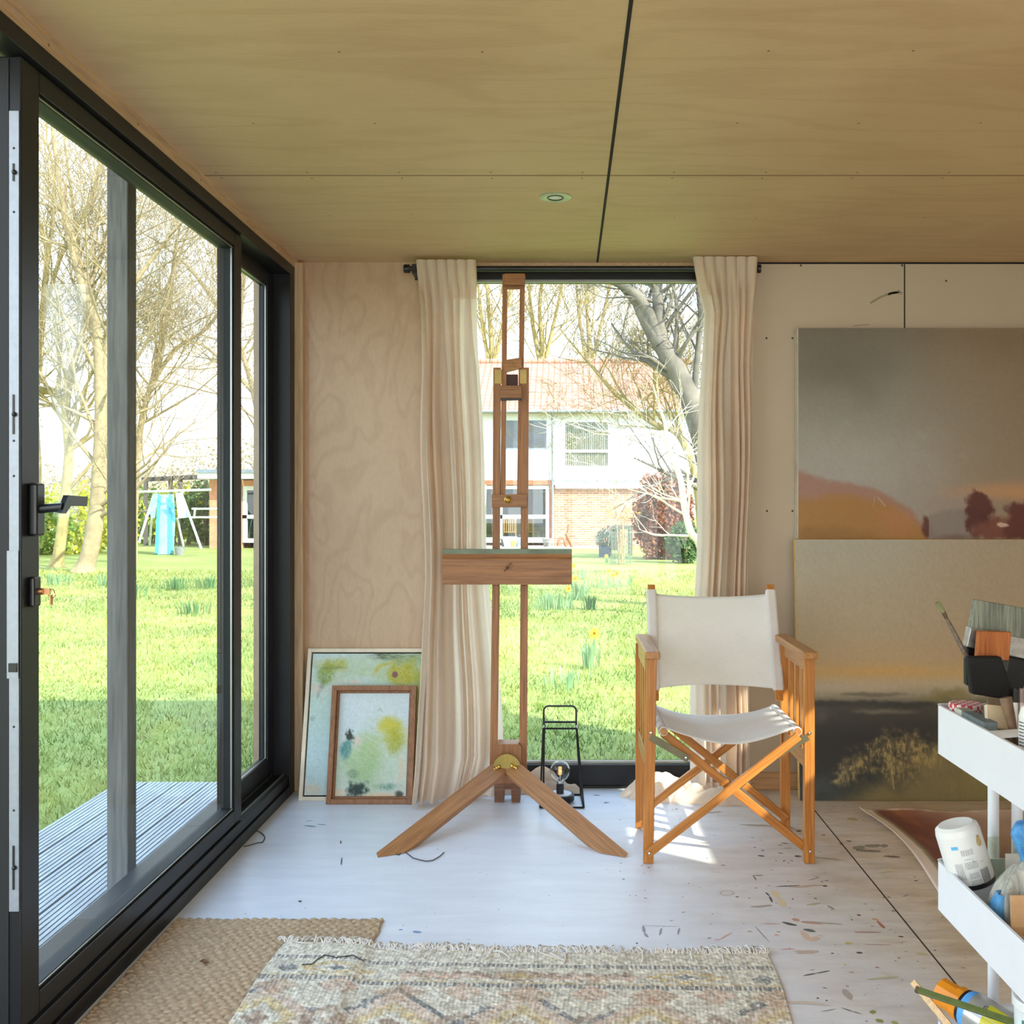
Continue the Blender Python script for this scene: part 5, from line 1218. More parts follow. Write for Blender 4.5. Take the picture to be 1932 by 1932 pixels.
col = t.mix(gg, L4((150, 96, 84)), t.ramp(nz, [(.3, (184, 124, 104)), (.7, (200, 142, 122))])); m_tile = t.done(t.bsdf(col, .85, spec=.15))
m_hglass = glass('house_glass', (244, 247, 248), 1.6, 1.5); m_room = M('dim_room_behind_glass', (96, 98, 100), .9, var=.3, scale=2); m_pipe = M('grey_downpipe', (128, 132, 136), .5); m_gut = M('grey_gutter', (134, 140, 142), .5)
L_, R_ = hx(800), hx(1300); zg = GZ; zf = hz_(910); ze = hz_(779)
wl2 = MB()   # upper floor front with two window openings
W1 = (hx(948), hx(1031), hz_(848), hz_(793)); W2 = (hx(1064), hx(1150), hz_(882), hz_(793))
xs_ = [L_, W1[0], W1[1], W2[0], W2[1], R_]
for i in range(5):
    if i in (1, 3):
        w = W1 if i == 1 else W2; wl2.box(xs_[i], xs_[i + 1], YH, YH + .2, zf, w[2]); wl2.box(xs_[i], xs_[i + 1], YH, YH + .2, w[3], ze)
    else: wl2.box(xs_[i], xs_[i + 1], YH, YH + .2, zf, ze)
wl2.box(R_ - .2, R_, YH + .2, YH + 8, zg, ze); wl2.box(L_, L_ + .2, YH + .2, YH + 8, zg, ze)
wl2.build('upper_wall', m_wboard, hs)
D1 = (hx(905), hx(1036), hz_(1024), hz_(916))
MB().box(D1[1] + .02, R_, YH + .05, YH + .25, zg, zf - .08).build('brick_wall', m_brick, hs); MB().box(L_, D1[0], YH + .05, YH + .25, zg, zf - .08).build('brick_wall', m_brick, hs)
bb = MB(); bb.box(L_, hx(1041), YH - .02, YH + .05, hz_(915), hz_(906)); bb.box(hx(1036.5), hx(1041), YH - .02, YH + .05, zg, hz_(916)); bb.build('red_brick_band', m_brickd, hs)
cn = MB(); cn.box(hx(1048), R_, YH - .12, YH - .02, hz_(922), hz_(911)); cn.build('white_fascia', m_upvc, hs)
cn = MB(); cn.box(hx(1060), R_, YH - .16, YH - .10, hz_(910.5), hz_(905.5)); cn.build('grey_flashing', m_gut, hs)
for a_b in ((1046, 1056), (1154, 1162)): MB().box(hx(a_b[0]), hx(a_b[1]), YH - .14, YH, hz_(915), hz_(902)).build('bracket', m_upvc, hs)
rf = MB(); rz0, rz1 = hz_(775), P(0, 684, YH + 4.2).z
rf.hexa([(L_ - .3, YH - .35, rz0), (R_ + .4, YH - .35, rz0), (R_ + .4, YH + 4.2, rz1), (L_ - .3, YH + 4.2, rz1)], [(L_ - .3, YH - .35, rz0 - .12), (R_ + .4, YH - .35, rz0 - .12), (R_ + .4, YH + 4.2, rz1 - .12), (L_ - .3, YH + 4.2, rz1 - .12)])
rf.hexa([(L_ - .3, YH + 4.2, rz1), (R_ + .4, YH + 4.2, rz1), (R_ + .4, YH + 8.6, rz0), (L_ - .3, YH + 8.6, rz0)], [(L_ - .3, YH + 4.2, rz1 - .12), (R_ + .4, YH + 4.2, rz1 - .12), (R_ + .4, YH + 8.6, rz0 - .12), (L_ - .3, YH + 8.6, rz0 - .12)])
ro = rf.build('roof', m_tile, hs)
rt = MB(); x = L_ - .3
while x < R_ + .4: rt.tube([(x, YH + 4.2, rz1 + .03), (x + .40, YH + 4.2, rz1 + .03)], .12, 8); x += .46
rt.build('ridge_tiles', m_tile, ro)
gt = MB(); gt.tube([(L_ - .3, YH - .42, rz0 - .06), (R_ + .4, YH - .42, rz0 - .06)], .06, 8); gt.build('gutter', m_gut, hs)
dp = MB(); dp.tube([(hx(1042.5), YH - .42, rz0 - .1), (hx(1042.5), YH - .10, rz0 - .5), (hx(1042.5), YH - .10, zg)], .042, 8); dp.build('downpipe', m_pipe, hs)
for w, bars in ((W1, ()), (W2, (hz_(851),))):
    fo = MB().frame(w[0], w[1], w[2], w[3], YH + .04, YH + .12, .055)
    if bars: fo.box(w[0], w[1], YH + .03, YH + .12, bars[0] - .05, bars[0] + .05)
    else: fo.box((w[0] + w[1]) / 2 - .03, (w[0] + w[1]) / 2 + .03, YH + .04, YH + .12, w[2], w[3])
    wo = fo.build('window', m_upvc if bars else M('grey_window_frame', (120, 132, 148), .5), hs)
    MB().box(w[0], w[1], YH + .09, YH + .10, w[2], w[3]).build('pane', m_hglass, wo)
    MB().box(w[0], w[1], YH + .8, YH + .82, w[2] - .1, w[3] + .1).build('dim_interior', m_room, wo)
    if bars:
        bl = MB(); n_ = 24
        for i in range(n_):
            x = w[0] + (w[1] - w[0]) * (i + .5) / n_; bl.box(x - .019, x + .019, YH + .105, YH + .112, w[2], w[3])
        bl.build('vertical_blind', M('cream_blind_slats', (196, 186, 154), .8), wo)
do = MB(); do.frame(D1[0], D1[1], D1[2], D1[3], YH + .06, YH + .14, .12, .18)
m_ = hz_(975); do.box(D1[0], D1[1], YH + .05, YH + .14, m_ - .07, m_ + .07)
for px in (945, 990): do.box(hx(px) - .05, hx(px) + .05, YH + .05, YH + .14, D1[2], D1[3])
dd = do.build('patio_door', m_upvc, hs)
MB().box(D1[0], D1[1], YH + .10, YH + .11, D1[2], D1[3]).build('pane', m_hglass, dd)
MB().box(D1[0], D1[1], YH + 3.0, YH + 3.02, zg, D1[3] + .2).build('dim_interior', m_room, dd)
MB().box(L_, R_, YH + .25, YH + 8, zg, zg + .03).build('inside_floor', M('inside_floor', (140, 120, 98), .8), dd)
# single storey wing with the flat roof
wg = thing('brick_extension', (-11, 33.6, GZ), 'low flat roofed brick extension with white fascia and glazed door, seen through the sliding door', 'house')
YW = 33.5
def wx(px): return P(px, 0, YW).x
def wz(py): return P(0, py, YW).z
w = MB(); w.box(wx(395), wx(456), YW, YW + .25, GZ, wz(906)); w.box(wx(495), L_ + .1, YW, YW + .25, GZ, wz(906)); w.box(wx(456), wx(495), YW, YW + .25, wz(917), wz(906)); w.box(wx(395), wx(395) + .25, YW + .25, YW + 6, GZ, wz(906)); w.build('wall', M('warm_red_brick', (204, 142, 112), .9, var=.12, scale=6), wg)
r = MB(); r.box(wx(385), L_ + .1, YW - .6, YW + 6, wz(904), wz(893)); r.build('fascia', m_upvc, wg)
r = MB(); r.box(wx(383), L_ + .1, YW - .65, YW + 6, wz(893), wz(887)); r.build('roof', M('blue_grey_roofing', (122, 134, 148), .6), wg)
g0 = (wx(457), wx(494), wz(1024), wz(917))
gd = MB(); gd.frame(g0[0], g0[1], g0[2], g0[3], YW + .04, YW + .14, .14); gd.box(g0[0], g0[1], YW + .04, YW + .14, wz(975) - .06, wz(975) + .06); go = gd.build('glazed_door', m_upvc, wg)
MB().box(g0[0], g0[1], YW + .09, YW + .10, g0[2], g0[3]).build('pane', m_hglass, go)
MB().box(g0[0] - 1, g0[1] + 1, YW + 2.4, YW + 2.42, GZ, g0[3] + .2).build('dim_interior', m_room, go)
# wooden chairs seen through the glass
m_teak = wood('pale_garden_teak', (176, 126, 76), (216, 168, 112), 2, .6)
def gchair(loc, rz, label, group=None):
    r = thing('wooden_chair', loc, label, 'chair', group); o = Vector(loc)
    for x in (-.22, .22):
        for y in (-.2, .2): MB().beam(o + Vector((x, y, 0)), o + Vector((x, y, .45 if y < 0 else .95)), .045, .045).build('leg', m_teak, r)
    MB().box(o.x - .25, o.x + .25, o.y - .24, o.y + .22, o.z + .42, o.z + .46).build('seat', m_teak, r)
    b = MB(); b.box(o.x - .24, o.x + .24, o.y + .18, o.y + .22, o.z + .90, o.z + .97)
    for k in range(6): x = -.18 + .072 * k; b.box(o.x + x - .02, o.x + x + .02, o.y + .19, o.y + .21, o.z + .46, o.z + .90)
    b.build('backrest', m_teak, r); r.rotation_euler = (0, 0, rz); return r
gchair((P(961, 0, 36).x, 36.0, zg + .03), math.pi + .1, 'slatted wooden chair behind the patio door, left of the easel post')
gchair((P(1001, 0, 36).x, 36.1, zg + .03), math.pi - .5, 'slatted wooden chair behind the patio door, half hidden by the easel post')
gchair((P(488, 0, 34.6).x, 34.6, zg + .03), math.pi + .9, 'wooden chair just inside the glazed door of the brick extension')
# patio and pots
tag(MB().box(hx(905), hx(1140), YH - 1.6, YH, GZ, GZ + .03).build('patio', M('pale_paving', (206, 200, 190), .9)), kind='structure')
for px, y, rr, h, c, lab in ((952, 34.3, .14, .26, (116, 120, 118), 'dark grey flower pot outside the patio door'), (961, 34.0, .24, .34, (222, 222, 220), 'large white flower pot outside the patio door'), (968, 33.9, .13, .22, (222, 162, 92), 'orange flower pot outside the patio door'), (977, 34.2, .12, .26, (120, 140, 190), 'blue flower pot outside the patio door'), (1033, 34.2, .18, .28, (134, 128, 120), 'stone coloured flower pot beside the brick pier')):
    p = thing('flower_pot', (P(px, 0, y).x, y, GZ + .03), lab, 'pot'); c_ = Vector((P(px, 0, y).x, y, GZ + .03))
    MB().lathe([(0, 0), (rr * .7, 0), (rr, h * .85), (rr * 1.1, h * .86), (rr * 1.1, h), (rr * .9, h), (rr * .9, h * .9), (0, h * .9)], c_, n=20).build('pot', M('pot_' + str(px), c, .6), p)
    MB().lathe([(rr * .9, h * .92), (0, h * .93)], c_, n=16).build('soil', M('dark_soil', (84, 66, 50), .9), p)
sd = thing('sundial_frame', (P(1068, 0, 33.5).x, 33.5, GZ), 'rusty rod and hoop garden ornament against the brick wall', 'ornament')
m_rust = M('rusty_iron', (170, 108, 80), .8, var=.15)
def g3(px, py, Y=33.5): return P(px, py, Y)
k = MB(); k.tube([g3(1068, 1032), g3(1070, 1010), g3(1073, 990)], .035, 8); k.tube([g3(1080, 1032), g3(1071, 1012), g3(1068, 1006)], .06, 8); k.tube([g3(1066, 1011), g3(1084, 1011)], .02, 6); k.build('rod', m_rust, sd)
k = MB(); k.tube([g3(1060 + 7 * math.cos(a) * 1.0, 1030 - 16 * math.sin(a)) for a in np.linspace(0, math.pi, 12)], .05, 8); k.build('hoop', m_rust, sd)

# dark timber hutch, cage and sapling by the copper hedge
YB2 = 29.0
ht = thing('timber_hutch', (P(1170, 0, YB2).x, YB2, GZ), 'low dark timber hutch standing beside the copper hedge', 'hutch')
m_dt = M('dark_stained_timber', (104, 88, 86), .8, var=.15)
x0, x1 = P(1146, 0, YB2).x, P(1192, 0, YB2).x; z1 = P(0, 992, YB2).z
MB().box(x0, x1, YB2 - .3, YB2 + .3, z1 - .08, z1).build('top', m_dt, ht)
for x in (x0 + .05, x1 - .05):
    for y in (YB2 - .26, YB2 + .26): MB().box(x - .05, x + .05, y - .04, y + .04, GZ, z1 - .08).build('leg', m_dt, ht)
MB().box(x0 + .1, x1 - .35, YB2 - .24, YB2 + .24, GZ + .15, z1 - .08).build('box', m_dt, ht)
tg = thing('planter', (P(1140, 0, 28).x, 28.0, GZ), 'blue-grey planter with bushy lavender near the daffodils', 'planter')
MB().box(P(1130, 0, 28).x, P(1150, 0, 28).x, 27.85, 28.15, GZ, GZ + .30).build('trough', M('slate_blue_trough', (92, 98, 110), .7), tg)
YC = 24.5
cg = thing('wire_tree_guard', (P(1172, 0, YC).x, YC, GZ), 'green wire mesh guard around the staked sapling on the lawn', 'tree guard')
c = Vector((P(1172, 0, YC).x, YC, GZ)); k = MB(); R0 = .24
for i in range(14):
    a = 2 * math.pi * i / 14; k.tube([c + Vector((R0 * math.cos(a), R0 * math.sin(a), 0)), c + Vector((R0 * math.cos(a), R0 * math.sin(a), .95))], .005, 4)
for z in np.linspace(.05, .95, 10): k.tube([c + Vector((R0 * math.cos(a), R0 * math.sin(a), z)) for a in np.linspace(0, 2 * math.pi, 15)[:-1]], .005, 4, closed=True)
k.build('mesh_cage', M('green_wire', (104, 128, 104), .7), cg)
MB().tube([c + Vector((.02, .05, 0)), c + Vector((.05, .05, 1.0))], .022, 8).build('stake', M('tan_stake', (190, 156, 112), .8), cg)
def leaves(n, c, rad, size, seed, shell=.55, flat=1.0):
    rs = np.random.RandomState(seed); mb = MB(); vs_, fs_ = [], []
    d = rs.normal(size=(n, 3)); d /= np.linalg.norm(d, axis=1)[:, None]; r = (shell + (1 - shell) * rs.rand(n)) ** .8
    lump = 1 + .22 * np.sin(d[:, 0] * 5 + seed) * np.cos(d[:, 2] * 6 + d[:, 1] * 4)
    p = np.array(c) + d * (r * lump)[:, None] * np.array(rad)
    a = rs.normal(size=(n, 3)); a /= np.linalg.norm(a, axis=1)[:, None]; b = np.cross(a, rs.normal(size=(n, 3))); b /= np.linalg.norm(b, axis=1)[:, None]
    s = size * (.6 + .8 * rs.rand(n))[:, None]
    V = np.stack([p - a * s * .5, p + b * s * .32, p + a * s * .5, p - b * s * .32], 1).reshape(-1, 3)
    return V, n
def foliage(name, n, c, rad, size, seed, mat, label, cat='bush', group=None, stems=0, kind=None):
    V, n = leaves(n, c, rad, size, seed); V = V[:]; V[:, 2] = np.maximum(V[:, 2], GZ + .01)
    r = thing(name, (c[0], c[1], GZ), label, cat, group)
    mb = MB(); mb.add(V, [(4 * i, 4 * i + 1, 4 * i + 2, 4 * i + 3) for i in range(n)]); mb.build('foliage', mat, r)
    st = MB(); rs = random.Random(seed)
    for i in range(max(3, stems)):
        a = rs.uniform(0, 6.28); st.tube([(c[0] + .2 * rad[0] * math.cos(a), c[1] + .2 * rad[1] * math.sin(a), GZ), (c[0] + .6 * rad[0] * math.cos(a), c[1] + .6 * rad[1] * math.sin(a), c[2] + .5 * rad[2])], [.03, .01], 5)
    st.build('stems', m_bark, r); return r
def leafmat(name, c, var=.25, trans=.3):
    t = NT(name); f = t.noise(t.coord(), 4, 3); g = t.n('ShaderNodeObjectInfo'); c = np.array(c, float)
    col = t.ramp(f, [(.3, c * (1 - var)), (.7, np.clip(c * (1 + var), 0, 255))]); b = t.bsdf(col, .7, spec=.2); tr = t.n('ShaderNodeBsdfTranslucent'); t.l(col, tr.inputs[0])
    mx = t.n('ShaderNodeMixShader'); mx.inputs[0].default_value = trans; t.l(b.outputs[0], mx.inputs[1]); t.l(tr.outputs[0], mx.inputs[2]); t.l(mx.outputs[0], t.out.inputs[0]); return t.m
m_bark = M('pale_lichen_bark', (152, 134, 104), .9, var=.15, scale=5, bstr=.3); m_barkd = M('grey_ivy_bark', (104, 96, 86), .9, var=.25, scale=4, bstr=.4); m_barky = M('mossy_yellow_bark', (156, 138, 92), .9, var=.14, scale=5); m_birch = M('silver_bark', (206, 192, 166), .8, var=.08, scale=6)
m_cop = leafmat('copper_leaf', (140, 92, 70), .4); m_gr = leafmat('mid_green_leaf', (118, 140, 66)); m_yg = leafmat('yellow_green_leaf', (198, 196, 76)); m_dg = leafmat('dark_green_leaf', (84, 108, 66)); m_brn = leafmat('haze_paled_twig', (196, 180, 156)); m_lav = leafmat('lavender_grey', (150, 158, 140)); m_or = leafmat('orange_leaf', (220, 150, 86))  # m_brn is a brown paled in its colour to suggest distant haze
cz = P(1252, 965, 26.8)
foliage('copper_hedge', 9000, (cz.x, 26.8, .95), (.84, .8, 1.25), .10, 5, m_cop, 'tall rounded copper leaved beech hedge right of the house', stems=8)
foliage('evergreen_shrub', 1800, (P(1290, 0, 25).x, 25.0, .35), (.45, .4, .55), .09, 6, m_dg, 'small dark green shrub at the foot of the copper hedge', stems=4)
foliage('sapling', 160, (c.x, YC, 1.15), (.42, .4, .25), .07, 7, m_or, 'staked sapling with a few orange leaves inside the wire guard', cat='tree', stems=3)
lv = P(1140, 0, 28); V, n = leaves(700, (lv.x, 28.0, GZ + .5), (.24, .2, .26), .07, 8); k = MB(); k.add(V, [(4 * i, 4 * i + 1, 4 * i + 2, 4 * i + 3) for i in range(n)]); k.build('lavender', m_lav, tg)
for i, (px, Y, zc, rx, rz, m, lab, n) in enumerate(((120, 30, .75, 2.3, 1.1, m_yg, 'yellow-green bush behind the bare trees at the left', 2600), (40, 29, .6, 1.6, .9, m_gr, 'mid green bush at the far left of the lawn, beside the yellow one', 1600), (275, 38, .9, 1.7, 1.1, m_gr, 'green shrub directly behind the turquoise slide', 1800), (345, 37, 1.0, 1.2, 1.1, m_yg, 'yellow-green shrub behind the right leg of the swing frame', 1800), (385, 36, 1.0, .8, 1.2, m_dg, 'dark shrub against the wall of the brick extension', 1600), (240, 40, 1.2, 2.6, 1.3, m_brn, 'dry brown shrub far behind the slide', 2400))):
    foliage('garden_bush', n, (P(px, 0, Y).x, Y, zc), (rx, 1.0, rz), .16, 20 + i, m, lab, stems=5)
for i, (px, Y, rx, rz) in enumerate(((60, 62, 9, 4.2), (210, 66, 10, 3.6), (330, 64, 8, 3.4), (445, 60, 7, 6.0))):
    foliage('hedgerow_tree', 9000, (P(px, 0, Y).x, Y, 1.2), (rx, 2.5, rz * .75), .22, 40 + i, m_brn, ('hazy brown hedgerow clump behind the left bare trees', 'hazy brown hedgerow clump left of the slide', 'hazy brown hedgerow clump right of the slide', 'tall hazy bush rising behind the brick extension')[i], cat='tree', stems=6)

# bare trees
def branch(mb, p, d, L, r, depth, rng, up=.12, kids=4, minr=.006, wig=.22):
    n = 5 if depth > 1 else 4
    pts = [p]; rs = [r]; q = Vector(p); dd = Vector(d).normalized()
    for i in range(n):
        dd = (dd + Vector((rng.uniform(-wig, wig), rng.uniform(-wig, wig), rng.uniform(-wig, wig) + up * .5))).normalized()
        q = q + dd * (L / n); pts.append(q.copy()); rs.append(max(minr * .7, r * (1 - .75 * (i + 1) / n)))
    mb.tube(pts, rs, 6 if r > .05 else (4 if r > .015 else 3), caps=False)
    if depth <= 0: return
    for k in range(kids):
        f = rng.uniform(.25, 1.0); i = min(n - 1, int(f * n)); b = pts[i].lerp(pts[i + 1], f * n - i); ax_ = (pts[i + 1] - pts[i]).normalized()
        o = ax_.orthogonal().normalized(); o.rotate(Matrix.Rotation(rng.uniform(0, 6.283), 3, ax_)); ang = rng.uniform(.45, 1.05)
        nd = ax_ * math.cos(ang) + o * math.sin(ang)
        branch(mb, b, nd, L * rng.uniform(.45, .78), max(minr, r * .5 * (1 - .5 * f)), depth - 1, rng, up, kids, minr, wig)
def tree(label, limbs, Y, mat, seed, kids=4, depth=3, spread=1.0, minr=.007, per=6, L=2.4, up=.15, side=None, base_to_ground=True):
    rng = random.Random(seed)
    l0 = limbs[0][0]; g0 = P(l0[0][0], l0[0][1], Y)
    r = thing('bare_tree', (g0.x, Y, GZ), label, 'tree')
    tk, br_ = MB(), MB()
    for j, (pts, r0, r1) in enumerate(limbs):
        q = [P(a, b, Y + (0 if len(t_) < 3 else t_[2])) for t_ in pts for a, b in ((t_[0], t_[1]),)]
        if j == 0 and base_to_ground: q[0].z = GZ - .02
        # smooth the limb
        qq = []
        for i in range(len(q) - 1):
            p0, p1, p2, p3 = q[max(0, i - 1)], q[i], q[i + 1], q[min(len(q) - 1, i + 2)]
            for s in (0, .25, .5, .75):
                qq.append(.5 * ((2 * p1) + (p2 - p0) * s + (2 * p0 - 5 * p1 + 4 * p2 - p3) * s * s + (3 * p1 - p0 - 3 * p2 + p3) * s ** 3))
        qq.append(q[-1]); n = len(qq)
        rad = [r0 + (r1 - r0) * i / (n - 1) for i in range(n)]
        if j == 0 and base_to_ground: rad[0] *= 1.5; rad[1] *= 1.2
        (tk if j == 0 else br_).tube(qq, rad, 10)
        for k in range(per):
            f = rng.uniform(.30 if j == 0 else .12, 1.0); i = min(n - 2, int(f * (n - 1))); ax_ = (qq[i + 1] - qq[i]).normalized()
            o = ax_.orthogonal().normalized(); o.rotate(Matrix.Rotation(rng.uniform(0, 6.283), 3, ax_)); ang = rng.uniform(.5, 1.2)
            branch(br_, qq[i], ax_ * math.cos(ang) + o * math.sin(ang) * spread, L * rng.uniform(.6, 1.3), max(minr * 1.6, min(rad[i] * .4, .05)), depth, rng, up, kids, minr)
        branch(br_, qq[-1], (qq[-1] - qq[-2]), L * 1.2, r1, depth, rng, up, kids, minr)
    tk.build('trunk', mat, r); br_.build('branches', mat, r); return r
m_f = m_bark
tree('bare pale tree with a thick flared trunk, nearest the timber post', [([(158, 1085), (172, 1030), (183, 960), (189, 860), (191, 790), (190, 720), (186, 640)], .19, .11), ([(190, 780), (205, 640), (215, 520), (230, 400)], .09, .04), ([(186, 640), (150, 520), (120, 400), (100, 250)], .10, .04), ([(188, 690), (240, 560), (300, 470), (360, 400)], .07, .025)], 21.5, m_bark, 1, kids=4, depth=3, per=12, L=3.0, minr=.005)
tree('bare forked tree with a horizontal bough, left of the thick trunked tree', [([(106, 1070), (116, 1010), (124, 930), (130, 850), (124, 770), (134, 700)], .13, .09), ([(124, 765), (105, 742), (82, 738), (40, 752)], .12, .07), ([(134, 700), (160, 600), (150, 480), (130, 330)], .07, .03), ([(132, 800), (150, 775), (172, 762), (200, 700)], .05, .025)], 23.5, m_barky, 2, kids=4, depth=3, per=11, L=3.0, minr=.005)
tree('slim leaning bare tree just right of the timber post', [([(250, 1020), (257, 900), (266, 800), (284, 730), (302, 660), (318, 590)], .09, .05), ([(284, 730), (330, 660), (390, 620), (430, 560)], .06, .03), ([(302, 660), (310, 560), (350, 450), (380, 330)], .045, .02), ([(266, 800), (320, 770), (370, 740)], .04, .02)], 25.0, m_bark, 3, kids=4, depth=3, per=11, L=3.2, minr=.005)
tree('wide bare tree spreading above the brick extension, seen through the fixed pane', [([(520, 1000), (500, 860), (478, 740), (450, 640), (420, 540)], .15, .07), ([(478, 740), (430, 690), (380, 650), (330, 640)], .10, .03), ([(450, 640), (460, 520), (470, 400), (500, 300)], .10, .04), ([(470, 700), (400, 560), (330, 480), (270, 440)], .09, .03)], 40.0, m_bark, 4, kids=4, depth=3, per=11, L=4.6, minr=.009)
tree('bare yellowish tree filling the sky at the far left of the sliding door', [([(60, 1060), (70, 900), (66, 760), (80, 600), (90, 480)], .12, .07), ([(80, 600), (120, 470), (170, 380), (200, 250)], .06, .03), ([(90, 480), (60, 360), (40, 230)], .05, .03)], 26.0, m_barky, 5, kids=4, depth=3, per=12, L=3.2, minr=.006)
tree('big leaning tree with ivy-dark trunk, right side of the tall window', [([(1372, 1110), (1362, 1000), (1338, 880), (1312, 780), (1280, 705), (1248, 650)], .20, .125), ([(1248, 650), (1232, 605), (1205, 562), (1172, 535), (1130, 500)], .10, .05), ([(1250, 655), (1244, 600), (1240, 540), (1236, 440)], .10, .06), ([(1308, 770), (1314, 690), (1322, 600), (1316, 520), (1322, 430)], .05, .03)], 14.0, m_barkd, 6, kids=4, depth=3, per=10, L=1.2, minr=.003)
tree('thin silvery tree curving in front of the copper hedge', [([(1345, 1085), (1322, 1035), (1304, 1005), (1292, 960), (1284, 905), (1270, 868), (1262, 845)], .055, .030), ([(1262, 845), (1250, 825), (1230, 816), (1200, 818), (1170, 822)], .018, .006), ([(1268, 868), (1282, 856), (1300, 852)], .02, .008)], 13.0, m_birch, 7, kids=3, depth=2, per=7, L=.7, minr=.0035)
tree('low mossy bare tree crossing the tiled roof, between the house and the leaning trunk', [([(1330, 1060), (1318, 940), (1300, 860), (1275, 815), (1235, 800), (1195, 770), (1160, 742)], .07, .035), ([(1195, 770), (1172, 740), (1150, 700)], .03, .012), ([(1235, 800), (1215, 762), (1240, 735), (1270, 745)], .028, .012), ([(1290, 840), (1275, 770), (1262, 700)], .03, .012)], 15.5, m_barky, 8, kids=4, depth=3, per=8, L=1.1, minr=.0045)
for i, (px, Y, lab) in enumerate(((925, 50, 'tall bare tree rising behind the roof ridge, beside the left curtain'), (1020, 52, 'tall bare tree rising behind the roof ridge, right of the easel mast'), (1110, 54, 'faint bare tree far behind the middle of the roof'))):
    tree(lab, [([(px, 1010), (px + 4, 850), (px, 740), (px + 3, 660), (px - 2, 590)], .28, .10), ([(px + 2, 700), (px - 14, 620), (px - 22, 540), (px - 30, 440)], .12, .05), ([(px, 720), (px + 18, 640), (px + 36, 560), (px + 50, 470)], .12, .05)], Y, m_barky if i < 2 else m_bark, 60 + i, kids=4, depth=3, per=7, L=4.6, up=.35, minr=.014)

# swing frame with slide
YS = 29.7
sl = thing('swing_slide', (P(315, 0, YS).x, YS, GZ), 'turquoise slide on a white tubular swing frame across the lawn', 'swing set')
m_turq = M('turquoise_plastic', (138, 206, 212), .4, var=.04); m_tub = M('white_tube', (222, 224, 222), .4)
def s3(px, py, dy=0): return P(px, py, YS + dy)
k = MB(); k.hexa([s3(302, 933, .9), s3(328, 933, .9), s3(331, 980, .2), s3(300, 980, .2)], [s3(302, 933, .98), s3(328, 933, .98), s3(331, 980, .28), s3(300, 980, .28)])
k.hexa([s3(300, 980, .2), s3(331, 980, .2), s3(327, 1046, -.6), s3(295, 1046, -.6)], [s3(300, 980, .28), s3(331, 980, .28), s3(327, 1046, -.5), s3(295, 1046, -.5)]); k.build('slide', m_turq, sl)
k = MB(); k.beam(s3(322, 935, .8), s3(324, 1046, -.65), .05, .16, (0, -1, 0)); k.beam(s3(301, 935, .8), s3(296, 1046, -.65), .05, .16, (0, -1, 0)); k.build('slide_rail', M('deep_turquoise_edge', (70, 170, 190), .4), sl)
k = MB(); k.hexa([s3(331, 930), s3(344, 930), s3(360, 976), s3(336, 978)], [s3(331, 930, .06), s3(344, 930, .06), s3(360, 976, .06), s3(336, 978, .06)]); k.build('side_panel', M('pale_aqua_panel', (196, 228, 224), .5), sl)
k = MB(); k.hexa([s3(288, 932), s3(298, 932), s3(292, 978), s3(281, 970)], [s3(288, 932, .06), s3(298, 932, .06), s3(292, 978, .06), s3(281, 970, .06)]); k.build('side_panel', M('aqua_panel', (150, 206, 206), .5), sl)
k = MB()
for a, b in (((342, 930, .3), (380, 1036, -.6)), ((334, 978, .3), (346, 1030, .8)), ((290, 934, .3), (262, 1024, -.6)), ((288, 960, .3), (282, 1028, .8)), ((262, 928, .3), (398, 924, .3))): k.tube([s3(*a), s3(*b)], .035, 8)
k.build('frame', m_tub, sl)
k = MB()
for y in (960, 976): k.tube([s3(362, y, .2), s3(418, y, .2)], .03, 8)
k.tube([s3(368, 958, .2), s3(366, 978, .2)], .03, 8); k.build('cross_bar', m_tub, sl)
bk = thing('bucket', (P(339, 0, 29).x, 29.0, GZ), 'grey bucket on the grass at the foot of the slide', 'bucket'); MB().lathe([(0, 0), (.11, 0), (.15, .22), (.16, .23), (.13, .22), (0, .2)], (P(339, 0, 29).x, 29.0, GZ), n=18).build('pail', M('grey_plastic', (140, 142, 140), .5), bk)
pg = thing('pergola', (P(330, 0, 36).x, 36, GZ), 'weathered pergola with dark beams behind the turquoise slide', 'pergola')
m_pg = M('dark_weathered_beam', (92, 86, 80), .9, var=.15)
def p3(px, py, dy=0): return P(px, py, 36 + dy)
k = MB(); k.beam(p3(268, 905), p3(388, 899), .16, .10); k.build('beam', m_pg, pg)
k = MB(); k.beam(p3(268, 905, 2.2), p3(388, 900, 2.2), .16, .10); k.build('beam', m_pg, pg)
for px in (275, 322, 340, 388):
    q = p3(px, 905); MB().box(q.x - .06, q.x + .06, 35.94, 36.06, GZ, q.z).build('post', m_pg, pg)
for px in np.linspace(275, 382, 7): MB().beam(p3(px, 899, -.3), p3(px, 899, 2.5), .05, .12, (0, 0, 1)).build('rafter', m_pg, pg)

